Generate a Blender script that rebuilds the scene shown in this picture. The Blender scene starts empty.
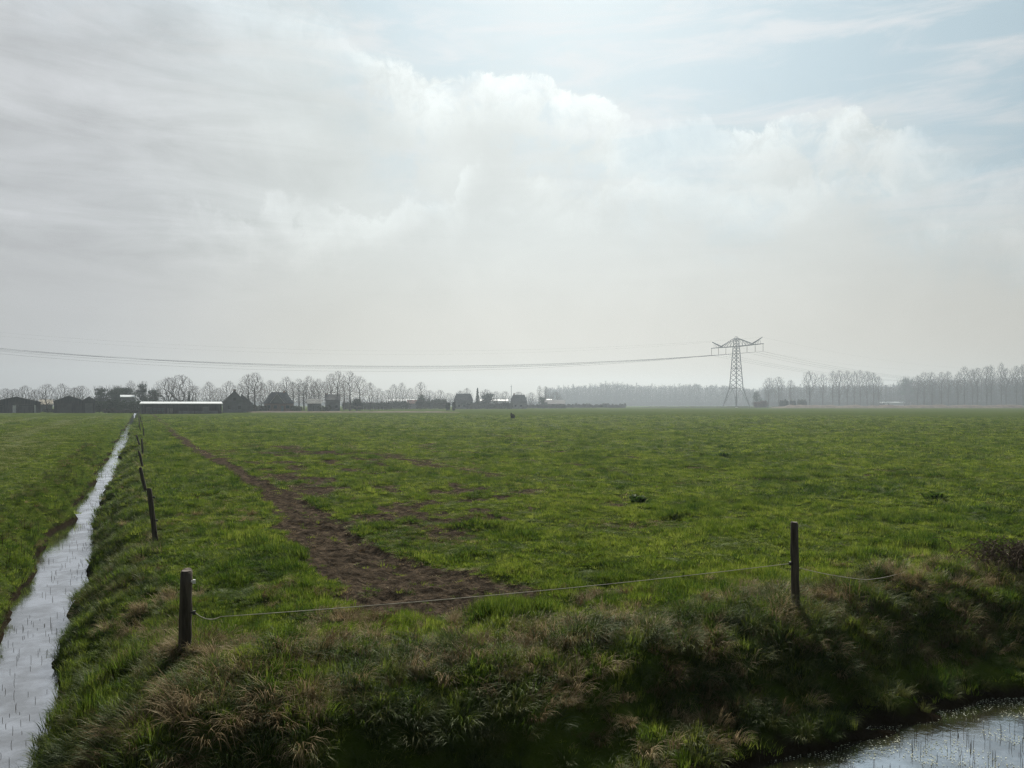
import bpy, math, random
import numpy as np
from mathutils import Vector, Matrix

random.seed(7)
rng = np.random.default_rng(11)
scn = bpy.context.scene
COL = scn.collection
F, HZ, CAMZ = 770.0, 404.0, 2.8
WATER = -1.0
U = np.array([-0.435, 0.9005])      # along the long ditch
NV = np.array([0.9005, 0.435])      # across it, towards the pasture
SUN_AZ, SUN_EL = math.radians(4.0), math.radians(34.5)


def at(px, d):
    return ((px - 512) / F * d, d)


def zpx(py, d):
    return CAMZ + (HZ - py) * d / F


# ------------------------------------------------------------------ noise
def _hash(ix, iy, seed):
    h = (ix.astype(np.int64) * 374761393 + iy.astype(np.int64) * 668265263 + seed * 1442695041) & 0xFFFFFFFF
    h = ((h ^ (h >> 13)) * 1274126177) & 0xFFFFFFFF
    h = (h ^ (h >> 16)) & 0xFFFFFFFF
    return h / 4294967295.0


def vnoise(x, y, seed=0):
    x = np.asarray(x, float); y = np.asarray(y, float)
    ix, iy = np.floor(x), np.floor(y)
    fx, fy = x - ix, y - iy
    fx = fx * fx * fx * (fx * (fx * 6 - 15) + 10); fy = fy * fy * fy * (fy * (fy * 6 - 15) + 10)
    a = _hash(ix, iy, seed); b = _hash(ix + 1, iy, seed); c = _hash(ix, iy + 1, seed); d = _hash(ix + 1, iy + 1, seed)
    return (a * (1 - fx) + b * fx) * (1 - fy) + (c * (1 - fx) + d * fx) * fy


def fbm(x, y, seed=0, octv=4):
    t = 0; amp = 1; tot = 0
    for k in range(octv):
        t = t + amp * vnoise(x * 2 ** k + 17.3 * k, y * 2 ** k - 9.1 * k, seed + k)
        tot += amp; amp *= 0.5
    return t / tot


def sstep(a, b, x):
    t = np.clip((x - a) / (b - a), 0, 1)
    return t * t * (3 - 2 * t)


# ------------------------------------------------------------------ terrain
def bank(dist, w, drop):
    t = np.clip(dist / w, 0, 1)
    up = WATER + 0.06 * sstep(0, 0.08, dist) + (drop - 0.06) * (1 - (1 - t) ** 1.7)
    dn = WATER + np.maximum(dist * 0.9, -0.5)
    return np.where(dist > 0, up, dn)


def front_bank(dist):
    z = np.interp(dist, [0, .08, .30, .65, 1.0, 1.3, 1.6, 1.85, 2.2, 2.6], [WATER, WATER + .07, WATER + .14, -.72, -.46, -.20, -.06, -.02, 0, 0])
    return np.where(dist > 0, z, WATER + np.maximum(dist * 0.9, -0.5))


def smin(a, b, k):
    h = np.clip(0.5 + 0.5 * (b - a) / k, 0, 1)
    return b * (1 - h) + a * h - k * h * (1 - h)


def height(s, n):
    s = np.asarray(s, float); n = np.asarray(n, float)
    wob = (fbm(s * 0.45, n * 0 + 3.1, 5, 4) - 0.5) * 1.0 * (0.25 + .75 * sstep(9, 13, s))
    wobl = (fbm(s * 0.4, n * 0 + 8.7, 6, 4) - 0.5) * 1.2
    wobf = (fbm(n * 0.5, s * 0 + 1.7, 7, 4) - 0.5) * 0.7
    zR = bank(n + 1.2 + wob - 0.24 * sstep(14, 9.5, s), 1.6, 1.0)
    zL = bank(-(n + 2.2) + wobl, 1.15, 0.97)
    zF = front_bank(s - 6.1 + wobf)
    zN = bank(3.3 - s + wobf * 0.5, 3.0, 2.2)
    land = np.where(n > -1.7, smin(zR, zF, 0.25), smin(zL, zF, 0.2))
    z = np.where(s > 4.75, land, zN)
    d = np.hypot(s, n)
    dry = sstep(WATER - 0.05, WATER + 0.12, z)
    bankness = dry * sstep(0.02, -0.25, z)
    lump = (fbm(s * 1.7, n * 1.7, 21, 3) - 0.5)
    hum = (fbm(s * 0.45, n * 0.45, 31, 3) - 0.5)
    fine = (fbm(s * 4.5, n * 4.5, 41, 2) - 0.5)
    near = 1 - sstep(25, 60, d)
    z = z + dry * near * (lump * (0.07 + 0.26 * bankness) + fine * (0.035 + 0.07 * bankness)) + dry * hum * (0.10 + 0.2 * bankness) * (1 - sstep(80, 200, d))
    # tussocky rise on the crest of the bank
    z = z + 0.22 * np.exp(-((s - 8.2) / 0.7) ** 2) * sstep(8.9, 10.2, n) * (0.6 + 0.9 * lump)
    z = z + 0.16 * np.exp(-((s - 8.9) / 0.8) ** 2 - ((n - 1.1) / 1.1) ** 2)
    # the track is worn a little below the grass
    mk = mudmask(s, n)
    z = z - 0.06 * mk * near + mk * near * ((fbm(s * 5.0, n * 5.0, 45, 3) - 0.5) * 0.16 + (fbm(s * 1.2, n * 3.0, 46, 2) - 0.5) * 0.10)
    return z


def mudmask(s, n):
    c = 3.75 - 0.7 * sstep(25, 70, s) + (fbm(s * 0.12, s * 0, 51, 2) - 0.5) * 0.9
    hw = 0.30 + 0.48 * sstep(34, 13, s)
    c = np.where(s < 14, c + (14 - s) * 0.16, c)
    hw = hw + 0.6 * sstep(13.5, 11, s)
    edge = (fbm(s * 1.3, n * 1.3, 61, 4) - 0.5) * 1.5 + (fbm(s * 0.4, n * 0.4, 62, 2) - 0.5) * 0.8
    t = 1 - np.abs(n - c) / (hw + 0.18)
    m = sstep(-0.05, 0.45, t + edge * 0.6) * sstep(9.5, 10.4, s + edge * .5) * (1 - 0.5 * sstep(55, 110, s))
    # worn streaks further out in the pasture, along the same direction
    st = fbm(s * 0.10, n * 0.55, 71, 3)
    sp = fbm(s * 0.8, n * 0.8, 72, 3)
    zone = np.exp(-((n - 8.5) / 5.5) ** 2) * sstep(12.5, 18, s) * (1 - sstep(38, 70, s))
    m2 = sstep(0.45, 0.66, st * 0.45 + sp * 0.55 + 0.05 * zone) * zone * 1.0
    zone3 = np.exp(-((n - 24) / 10) ** 2) * sstep(15, 20, s) * (1 - sstep(60, 90, s))
    m3 = sstep(0.54, 0.68, st * 0.4 + sp * 0.6) * 0.8 * zone3
    return np.clip(np.maximum(np.maximum(m, m2), m3), 0, 1)


def xy_to_sn(x, y):
    return x * U[0] + y * U[1], x * NV[0] + y * NV[1]


def sn_to_xy(s, n):
    return s * U[0] + n * NV[0], s * U[1] + n * NV[1]


def ground_z(x, y):
    s, n = xy_to_sn(np.array([x]), np.array([y]))
    return float(height(s, n)[0])


# ------------------------------------------------------------------ mesh builder
class MB:
    def __init__(self):
        self.v = []; self.f = []

    def add(self, vs, fs):
        o = len(self.v)
        self.v.extend([tuple(p) for p in vs])
        self.f.extend([tuple(i + o for i in q) for q in fs])

    def box(self, x0, y0, z0, x1, y1, z1):
        self.add([(x0, y0, z0), (x1, y0, z0), (x1, y1, z0), (x0, y1, z0), (x0, y0, z1), (x1, y0, z1), (x1, y1, z1), (x0, y1, z1)],
                 [(0, 3, 2, 1), (4, 5, 6, 7), (0, 1, 5, 4), (1, 2, 6, 5), (2, 3, 7, 6), (3, 0, 4, 7)])

    def prism(self, poly, a0, a1, axis='y'):
        n = len(poly)
        if axis == 'y':
            vs = [(p, a0, q) for p, q in poly] + [(p, a1, q) for p, q in poly]
        else:
            vs = [(a0, p, q) for p, q in poly] + [(a1, p, q) for p, q in poly]
        fs = [tuple(range(n)), tuple(range(2 * n - 1, n - 1, -1))] + [(i, i + n, (i + 1) % n + n, (i + 1) % n) for i in range(n)]
        self.add(vs, fs)

    def tube(self, pts, rad, k=6, cap=True):
        pts = [Vector(p) for p in pts]
        o = len(self.v); m = len(pts)
        ref = None
        for i, p in enumerate(pts):
            t = (pts[min(i + 1, m - 1)] - pts[max(i - 1, 0)])
            if t.length < 1e-9: t = Vector((0, 0, 1))
            t.normalize()
            if ref is None:
                ref = Vector((1, 0, 0)) if abs(t.x) < 0.8 else Vector((0, 1, 0))
            a = t.cross(ref).normalized(); b = t.cross(a)
            r = rad[i] if hasattr(rad, '__len__') else rad
            for j in range(k):
                an = 2 * math.pi * j / k
                q = p + a * (math.cos(an) * r) + b * (math.sin(an) * r)
                self.v.append((q.x, q.y, q.z))
        for i in range(m - 1):
            for j in range(k):
                self.f.append((o + i * k + j, o + i * k + (j + 1) % k, o + (i + 1) * k + (j + 1) % k, o + (i + 1) * k + j))
        if cap:
            self.f.append(tuple(o + j for j in range(k))[::-1])
            self.f.append(tuple(o + (m - 1) * k + j for j in range(k)))

    def mesh(self, name, mat, smooth=False):
        me = bpy.data.meshes.new(name)
        me.from_pydata(self.v, [], self.f)
        if mat: me.materials.append(mat)
        if smooth:
            me.polygons.foreach_set('use_smooth', [True] * len(me.polygons))
        me.update()
        return me

    def build(self, name, mat, parent=None, smooth=False):
        o = bpy.data.objects.new(name, self.mesh(name, mat, smooth))
        COL.objects.link(o)
        if parent: o.parent = parent
        return o


def fast_mesh(name, verts, loops, sizes, mat, smooth=True):
    me = bpy.data.meshes.new(name)
    verts = np.asarray(verts, np.float32); loops = np.asarray(loops, np.int32); sizes = np.asarray(sizes, np.int32)
    me.vertices.add(len(verts)); me.vertices.foreach_set('co', verts.ravel())
    me.loops.add(len(loops)); me.loops.foreach_set('vertex_index', loops)
    me.polygons.add(len(sizes))
    st = np.concatenate([[0], np.cumsum(sizes)[:-1]]).astype(np.int32)
    me.polygons.foreach_set('loop_start', st)
    me.polygons.foreach_set('loop_total', sizes)
    me.polygons.foreach_set('use_smooth', np.full(len(sizes), smooth))
    if mat: me.materials.append(mat)
    me.update(calc_edges=True)
    return me


def tag(o, label=None, cat=None, group=None, kind=None):
    if label: o['label'] = label
    if cat: o['category'] = cat
    if group: o['group'] = group
    if kind: o['kind'] = kind
    return o


def empty(name, loc, label, cat, group=None, rz=0):
    o = bpy.data.objects.new(name, None); COL.objects.link(o)
    o.location = loc; o.rotation_euler = (0, 0, rz)
    return tag(o, label, cat, group)


# ------------------------------------------------------------------ materials
def nt(mat):
    mat.use_nodes = True
    t = mat.node_tree; t.nodes.clear()
    return t


class G:
    """tiny node-graph helper"""
    def __init__(self, tree): self.t = tree

    def n(self, typ, **kw):
        x = self.t.nodes.new(typ)
        for k, v in kw.items(): setattr(x, k, v)
        return x

    def link(self, a, b): self.t.links.new(a, b)

    def val(self, sock, v):
        if hasattr(v, 'is_output') or isinstance(v, bpy.types.NodeSocket): self.link(v, sock)
        else: sock.default_value = v

    def m(self, op, a, b=0.0, c=0.0, clamp=False):
        x = self.n('ShaderNodeMath', operation=op, use_clamp=clamp)
        self.val(x.inputs[0], a); self.val(x.inputs[1], b)
        if op in ('MULTIPLY_ADD', 'SMOOTH_MIN', 'SMOOTH_MAX', 'WRAP', 'COMPARE'): self.val(x.inputs[2], c)
        return x.outputs[0]

    def smooth(self, x, a, b, o0=0.0, o1=1.0):
        r = self.n('ShaderNodeMapRange', interpolation_type='SMOOTHSTEP')
        self.val(r.inputs[0], x); self.val(r.inputs[1], a); self.val(r.inputs[2], b); self.val(r.inputs[3], o0); self.val(r.inputs[4], o1)
        return r.outputs[0]

    def lin(self, x, a, b, o0=0.0, o1=1.0):
        r = self.n('ShaderNodeMapRange')
        self.val(r.inputs[0], x); self.val(r.inputs[1], a); self.val(r.inputs[2], b); self.val(r.inputs[3], o0); self.val(r.inputs[4], o1)
        return r.outputs[0]

    def mix(self, f, a, b, blend='MIX'):
        x = self.n('ShaderNodeMix', data_type='RGBA', blend_type=blend)
        self.val(x.inputs[0], f)
        for s, v in ((x.inputs[6], a), (x.inputs[7], b)):
            if isinstance(v, tuple) and len(v) == 3: v = (*v, 1)
            self.val(s, v)
        return x.outputs[2]

    def noise(self, vec, scale, detail=4, rough=0.5, dist=0.0, out=0):
        x = self.n('ShaderNodeTexNoise')
        if vec is not None: self.link(vec, x.inputs['Vector'])
        x.inputs['Scale'].default_value = scale; x.inputs['Detail'].default_value = detail
        x.inputs['Roughness'].default_value = rough; x.inputs['Distortion'].default_value = dist
        return x.outputs[out]

    def mapping(self, vec, loc=(0, 0, 0), rot=(0, 0, 0), scale=(1, 1, 1)):
        x = self.n('ShaderNodeMapping'); self.link(vec, x.inputs[0])
        x.inputs[1].default_value = loc; x.inputs[2].default_value = rot; x.inputs[3].default_value = scale
        return x.outputs[0]

    def comb(self, x, y, z):
        c = self.n('ShaderNodeCombineXYZ')
        for i, v in enumerate((x, y, z)): self.val(c.inputs[i], v)
        return c.outputs[0]


def simple(name, col, rough=0.8, var=0.25, scale=1.5, spec=0.3, metal=0.0, streak=None, col2=None, bump=0.0):
    mat = bpy.data.materials.new(name); g = G(nt(mat))
    tc = g.n('ShaderNodeTexCoord')
    v = tc.outputs['Object']
    if streak: v = g.mapping(v, scale=streak)
    f = g.noise(v, scale, 5, 0.6)
    f2 = g.smooth(f, 0.3, 0.7)
    c2 = col2 or tuple(c * (1 - var) for c in col)
    c1 = col if col2 else tuple(min(1, c * (1 + var)) for c in col)
    c = g.mix(f2, c1, c2)
    p = g.n('ShaderNodeBsdfPrincipled'); g.link(c, p.inputs['Base Color'])
    p.inputs['Roughness'].default_value = rough; p.inputs['Specular IOR Level'].default_value = spec
    p.inputs['Metallic'].default_value = metal
    if bump:
        b = g.n('ShaderNodeBump'); b.inputs['Strength'].default_value = bump; b.inputs['Distance'].default_value = 0.02
        g.link(g.noise(v, scale * 5, 4), b.inputs['Height']); g.link(b.outputs[0], p.inputs['Normal'])
    o = g.n('ShaderNodeOutputMaterial'); g.link(p.outputs[0], o.inputs[0])
    return mat


def leaf_mat(name, cols, trans=0.4, scale=0.35, gloss=0.06, fine=3.0):
    """blade material: colour wanders with position, partly translucent"""
    mat = bpy.data.materials.new(name); g = G(nt(mat))
    geo = g.n('ShaderNodeNewGeometry'); pos = geo.outputs['Position']
    f1 = g.noise(pos, scale, 3, 0.6); f2 = g.noise(pos, fine, 3, 0.6)
    oi = g.n('ShaderNodeObjectInfo')
    f = g.m('ADD', g.m('MULTIPLY', f1, 0.55), g.m('MULTIPLY', f2, 0.45))
    f = g.m('ADD', f, g.m('MULTIPLY', g.m('SUBTRACT', g.noise(pos, 0.07, 3, 0.6), 0.5), 0.16))
    f = g.m('ADD', f, g.m('MULTIPLY', g.m('SUBTRACT', oi.outputs['Random'], 0.5), 0.40))
    r = g.n('ShaderNodeValToRGB'); g.link(f, r.inputs[0])
    el = r.color_ramp.elements
    el[0].position = 0.36; el[0].color = (*cols[0], 1); el[1].position = 0.64; el[1].color = (*cols[-1], 1)
    if len(cols) == 3:
        e = el.new(0.5); e.color = (*cols[1], 1)
    d = g.n('ShaderNodeBsdfDiffuse'); g.link(r.outputs[0], d.inputs[0])
    t = g.n('ShaderNodeBsdfTranslucent'); g.link(r.outputs[0], t.inputs[0])
    mx = g.n('ShaderNodeMixShader'); mx.inputs[0].default_value = trans
    g.link(d.outputs[0], mx.inputs[1]); g.link(t.outputs[0], mx.inputs[2])
    gl = g.n('ShaderNodeBsdfGlossy'); gl.inputs['Roughness'].default_value = 0.5; gl.inputs[0].default_value = (0.8, 0.85, 0.7, 1)
    m2 = g.n('ShaderNodeMixShader'); m2.inputs[0].default_value = gloss * 0.2
    g.link(mx.outputs[0], m2.inputs[1]); g.link(gl.outputs[0], m2.inputs[2])
    o = g.n('ShaderNodeOutputMaterial'); g.link(m2.outputs[0], o.inputs[0])
    return mat


def ground_mat():
    mat = bpy.data.materials.new('pasture_ground'); g = G(nt(mat))
    geo = g.n('ShaderNodeNewGeometry'); pos = geo.outputs['Position']
    mud = g.n('ShaderNodeAttribute', attribute_name='mud').outputs['Fac']
    sn = g.mapping(pos, rot=(0, 0, -math.atan2(NV[1], NV[0])))      # x = across, y = along the ditch
    big = g.noise(sn, 0.035, 4, 0.6); mid = g.noise(sn, 0.35, 5, 0.62); fin = g.noise(sn, 3.2, 6, 0.7)
    rows = g.noise(g.mapping(sn, scale=(0.45, 0.012, 1)), 1.0, 3, 0.6)
    f = g.m('ADD', g.m('MULTIPLY', mid, 0.5), g.m('MULTIPLY', fin, 0.5))
    grass = g.n('ShaderNodeValToRGB'); g.link(f, grass.inputs[0])
    e = grass.color_ramp.elements
    e[0].position = 0.33; e[0].color = (0.026, 0.046, 0.008, 1); e[1].position = 0.66; e[1].color = (0.080, 0.104, 0.018, 1)
    x = e.new(0.5); x.color = (0.050, 0.074, 0.012, 1)
    c = g.mix(g.m('MULTIPLY', g.smooth(big, 0.42, 0.62), 0.35), grass.outputs[0], (0.085, 0.098, 0.020))
    # left field: paler rows left by wheels
    sx = g.n('ShaderNodeSeparateXYZ'); g.link(sn, sx.inputs[0])
    leftf = g.smooth(sx.outputs[0], -3.2, -5.0)
    speck = g.noise(sn, 5.0, 4, 0.7)
    rowm = g.m('MULTIPLY', g.m('MULTIPLY', g.smooth(rows, 0.52, 0.62), leftf), g.smooth(speck, 0.45, 0.62))
    c = g.mix(g.m('MULTIPLY', rowm, 0.75), c, (0.20, 0.23, 0.15))
    # worn ground
    soil = g.n('ShaderNodeValToRGB'); g.link(g.noise(pos, 5.5, 6, 0.72), soil.inputs[0])
    e = soil.color_ramp.elements
    e[0].position = 0.3; e[0].color = (0.012, 0.009, 0.006, 1); e[1].position = 0.74; e[1].color = (0.14, 0.105, 0.072, 1)
    x = e.new(0.5); x.color = (0.052, 0.041, 0.030, 1)
    mm = g.smooth(g.m('ADD', mud, g.m('MULTIPLY', g.m('SUBTRACT', fin, 0.5), 0.9)), 0.3, 0.6)
    c = g.mix(mm, c, soil.outputs[0])
    # wet dark earth just above the water line
    sz = g.n('ShaderNodeSeparateXYZ'); g.link(pos, sz.inputs[0])
    wet = g.smooth(g.m('ADD', sz.outputs[2], g.m('MULTIPLY', g.m('SUBTRACT', fin, 0.5), 0.25)), WATER + 0.22, WATER + 0.05)
    c = g.mix(wet, c, (0.022, 0.017, 0.011))
    p = g.n('ShaderNodeBsdfPrincipled'); g.link(c, p.inputs['Base Color'])
    p.inputs['Roughness'].default_value = 1.0; p.inputs['Specular IOR Level'].default_value = 0.0
    b = g.n('ShaderNodeBump'); b.inputs['Strength'].default_value = 1.0; b.inputs['Distance'].default_value = 0.12
    hgt = g.m('ADD', g.noise(pos, 6.0, 6, 0.7), g.m('MULTIPLY', g.noise(pos, 0.9, 4, 0.6), 1.6))
    g.link(hgt, b.inputs['Height']); g.link(b.outputs[0], p.inputs['Normal'])
    o = g.n('ShaderNodeOutputMaterial'); g.link(p.outputs[0], o.inputs[0])
    return mat


def water_mat():
    mat = bpy.data.materials.new('ditch_water'); g = G(nt(mat))
    geo = g.n('ShaderNodeNewGeometry'); pos = geo.outputs['Position']
    film = g.noise(pos, 1.3, 5, 0.65)
    gl = g.n('ShaderNodeBsdfGlossy'); gl.inputs['Roughness'].default_value = 0.05; gl.inputs[0].default_value = (0.92, 0.95, 1, 1)
    df = g.n('ShaderNodeBsdfDiffuse'); df.inputs[0].default_value = (0.030, 0.027, 0.018, 1)
    fr = g.n('ShaderNodeFresnel'); fr.inputs[0].default_value = 1.333
    fac = g.m('ADD', g.m('MULTIPLY', fr.outputs[0], 0.75), g.smooth(film, 0.35, 0.65, 0.32, 0.56), clamp=True)
    b = g.n('ShaderNodeBump'); b.inputs['Strength'].default_value = 0.09; b.inputs['Distance'].default_value = 0.02
    g.link(g.m('ADD', g.noise(pos, 9.0, 4, 0.6), g.m('MULTIPLY', g.noise(pos, 2.0, 3, 0.5), 1.2)), b.inputs['Height'])
    g.link(b.outputs[0], gl.inputs['Normal']); g.link(b.outputs[0], fr.inputs['Normal'])
    mx = g.n('ShaderNodeMixShader'); g.link(fac, mx.inputs[0]); g.link(df.outputs[0], mx.inputs[1]); g.link(gl.outputs[0], mx.inputs[2])
    o = g.n('ShaderNodeOutputMaterial'); g.link(mx.outputs[0], o.inputs[0])
    return mat


M = dict(
    ground=ground_mat(), water=water_mat(),
    pale=leaf_mat('pale_grass', [(0.10, 0.125, 0.030), (0.17, 0.195, 0.06), (0.26, 0.27, 0.12)], 0.45),
    grass=leaf_mat('pasture_grass', [(0.062, 0.102, 0.010), (0.124, 0.178, 0.018), (0.200, 0.240, 0.038)], 0.57),
    lush=leaf_mat('lush_grass', [(0.030, 0.064, 0.008), (0.074, 0.120, 0.013), (0.130, 0.170, 0.024)], 0.55),
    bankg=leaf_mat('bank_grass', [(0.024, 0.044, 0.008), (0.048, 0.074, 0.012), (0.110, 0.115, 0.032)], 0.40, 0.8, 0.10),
    straw=leaf_mat('dry_straw', [(0.11, 0.075, 0.035), (0.20, 0.145, 0.075), (0.34, 0.26, 0.15)], 0.30, 1.0, 0.06),
    stalk=leaf_mat('dead_stalk', [(0.035, 0.026, 0.015), (0.07, 0.052, 0.03), (0.12, 0.09, 0.05)], 0.1, 1.0, 0.05),
    duck=leaf_mat('duckweed', [(0.10, 0.12, 0.07), (0.24, 0.26, 0.17), (0.42, 0.43, 0.34)], 0.1, 2.0, 0.12),
    post=simple('weathered_post', (0.075, 0.062, 0.050), 0.9, 0.5, 3.0, 0.2, streak=(6, 6, 0.6), bump=0.7),
    posttop=simple('post_end_grain', (0.15, 0.13, 0.11), 0.9, 0.3, 12.0, 0.2),
    rope=simple('fence_cord', (0.46, 0.42, 0.34), 0.8, 0.2, 8.0),
    wire=simple('rusty_wire', (0.06, 0.05, 0.045), 0.6, 0.3, 8.0),
    insul=simple('black_insulator', (0.02, 0.02, 0.022), 0.45, 0.1, 5.0, 0.5),
    insulw=simple('white_insulator', (0.65, 0.65, 0.62), 0.4, 0.1, 5.0, 0.5),
    bark=simple('winter_bark', (0.055, 0.046, 0.038), 0.95, 0.35, 0.8, 0.1),
    twig=simple('winter_twigs', (0.075, 0.060, 0.047), 0.95, 0.35, 0.5, 0.1),
    ever=leaf_mat('evergreen_leaf', [(0.010, 0.020, 0.010), (0.022, 0.038, 0.016), (0.038, 0.058, 0.024)], 0.15, 0.25, 0.05, 0.8),
    hedge=leaf_mat('hedge_leaf', [(0.022, 0.026, 0.016), (0.040, 0.045, 0.026), (0.062, 0.062, 0.038)], 0.15, 0.2, 0.03, 0.7),
    redbush=leaf_mat('reddish_twig', [(0.09, 0.055, 0.045), (0.14, 0.09, 0.075), (0.19, 0.13, 0.11)], 0.15, 0.4, 0.03, 1.0),
    bramble=leaf_mat('bramble_stem', [(0.08, 0.056, 0.042), (0.14, 0.10, 0.072), (0.22, 0.17, 0.12)], 0.1, 2.0, 0.04, 9.0),
    steel=simple('galvanised_steel', (0.085, 0.09, 0.095), 0.55, 0.2, 0.6, 0.4),
    cable=simple('conductor_cable', (0.10, 0.10, 0.105), 0.6, 0.1, 0.2),
    glass_ins=simple('insulator_string', (0.20, 0.17, 0.15), 0.4, 0.2, 1.0, 0.5),
    shed=simple('dark_boarding', (0.058, 0.061, 0.066), 0.85, 0.35, 0.8, 0.2, streak=(3, 3, 0.4)),
    shedroof=simple('fibre_cement_roof', (0.075, 0.075, 0.078), 0.9, 0.25, 0.6, 0.2),
    greywall=simple('grey_render', (0.13, 0.135, 0.145), 0.9, 0.2, 0.7),
    brick=simple('brown_brick', (0.17, 0.105, 0.080), 0.9, 0.25, 2.0, 0.2),
    tiles=simple('dark_roof_tiles', (0.080, 0.080, 0.085), 0.75, 0.3, 1.2, 0.3),
    redtiles=simple('red_roof_tiles', (0.24, 0.095, 0.065), 0.8, 0.3, 1.2, 0.3),
    cream=simple('cream_wall', (0.52, 0.47, 0.38), 0.85, 0.1, 0.7),
    white=simple('white_paint', (0.75, 0.75, 0.73), 0.6, 0.08, 0.8),
    whiteroof=simple('pale_metal_sheet', (0.74, 0.76, 0.76), 0.35, 0.08, 0.7, 0.5, streak=(4, .3, 1)),
    teal=simple('teal_paint', (0.07, 0.17, 0.16), 0.6, 0.3, 1.0),
    pane=simple('window_glass', (0.03, 0.035, 0.04), 0.12, 0.1, 1.0, 0.6),
    greenglass=simple('greenhouse_glass', (0.30, 0.33, 0.34), 0.6, 0.1, 0.3, 0.6),
    plough=simple('ploughed_earth', (0.115, 0.085, 0.062), 0.95, 0.3, 0.3, 0.1),
    asphalt=simple('road_asphalt', (0.055, 0.055, 0.056), 0.9, 0.2, 6.0),
    rubble=simple('pale_rubble', (0.40, 0.38, 0.35), 0.9, 0.3, 2.0),
)

# ------------------------------------------------------------------ ground sheet
def geo_lines(start, stop, step, ratio, maxstep=60):
    out = []; x = start; d = step; sg = 1 if stop > start else -1
    while (x < stop) if sg > 0 else (x > stop):
        d = min(d * ratio, maxstep); x = x + sg * d; out.append(x)
    return out

S0, S1, N0, N1 = -60, 1500, -900, 1700
sl = sorted(geo_lines(2.8, S0, 0.12, 1.12)) + list(np.arange(2.8, 15, 0.075)) + geo_lines(15, S1, 0.075, 1.022)
nl = sorted(geo_lines(-4.8, N0, 0.09, 1.035)) + list(np.arange(-4.8, 13, 0.08)) + geo_lines(13, N1, 0.08, 1.03)
sl, nl = np.array(sl), np.array(nl)
SS, NN = np.meshgrid(sl, nl, indexing='ij')
ZZ = height(SS, NN)
MUD = mudmask(SS, NN)
XX, YY = sn_to_xy(SS, NN)
a, b = SS.shape
idx = np.arange(a * b).reshape(a, b)
quads = np.stack([idx[:-1, :-1], idx[:-1, 1:], idx[1:, 1:], idx[1:, :-1]], -1).reshape(-1, 4)
quads = quads[:, ::-1]      # face up
verts = np.stack([XX, YY, ZZ], -1).reshape(-1, 3)
v0 = verts[quads[0]]
if np.cross(v0[1] - v0[0], v0[2] - v0[0])[2] < 0: quads = quads[:, ::-1]
me = fast_mesh('ground', verts, quads.ravel(), np.full(len(quads), 4), M['ground'])
at_ = me.attributes.new('mud', 'FLOAT', 'POINT'); at_.data.foreach_set('value', MUD.ravel().astype(np.float32))
ground = bpy.data.objects.new('ground', me); COL.objects.link(ground)
tag(ground, kind='structure')


def quad_sn(mb, s0, s1, n0, n1, z):
    ps = [sn_to_xy(s, n) for s, n in ((s0, n0), (s0, n1), (s1, n1), (s1, n0))]
    mb.add([(p[0], p[1], z) for p in ps], [(3, 2, 1, 0)] if NV[0] * U[1] - NV[1] * U[0] < 0 else [(0, 1, 2, 3)])

# water lies in the two ditches (an L, butted at s = 7)
w = MB(); quad_sn(w, 2.6, 7.2, -300, 400, WATER); quad_sn(w, 7.2, 420, -3.2, -0.2, WATER)
tag(w.build('water', M['water']), kind='structure')
# the road the photographer stands on, behind the near bank
r = MB(); x = []
for n0 in range(-200, 200, 40):
    quad_sn(r, -5.2, -0.9, n0, n0 + 40, 1.33)
tag(r.build('road', M['asphalt']), kind='structure')

# ------------------------------------------------------------------ grass prototypes
def tuft(nb, hmin, hmax, rad, wid, lean, droop, mat, bias=0.0, segs=3):
    """a clump of curved blades; bias bends them towards +Y"""
    vs = []; lp = []; sz = []
    for i in range(nb):
        an = random.uniform(0, 2 * math.pi); r = rad * math.sqrt(random.random())
        bx, by = r * math.cos(an), r * math.sin(an)
        da = an + random.uniform(-0.9, 0.9)
        dx, dy = math.cos(da), math.sin(da) + bias
        l = math.hypot(dx, dy) or 1; dx /= l; dy /= l
        h = random.uniform(hmin, hmax); ln = random.uniform(0.2, 1.0) * lean; dr = random.uniform(0.3, 1.0) * droop
        px, py = -dy, dx
        w_ = wid * random.uniform(0.7, 1.3)
        o = len(vs); th = ln * 0.5; x = bx; y = by; z = -0.01; sl_ = h / segs
        for k in range(segs + 1):
            ww = w_ * (1 - (k / segs) ** 1.5) * 0.5
            if k < segs:
                vs.append((x - px * ww, y - py * ww, z)); vs.append((x + px * ww, y + py * ww, z))
            else:
                vs.append((x, y, z))
            x += dx * math.sin(th) * sl_; y += dy * math.sin(th) * sl_; z += math.cos(th) * sl_
            th += ln * 0.3 + dr * (k + 1) / segs
        for k in range(segs - 1):
            q = o + 2 * k; lp += [q, q + 1, q + 3, q + 2]; sz.append(4)
        q = o + 2 * (segs - 1); lp += [q, q + 1, q + 2]; sz.append(3)
    me = fast_mesh('tuft', vs, lp, sz, mat, True)
    return bpy.data.objects.new('tuft', me)


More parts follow.
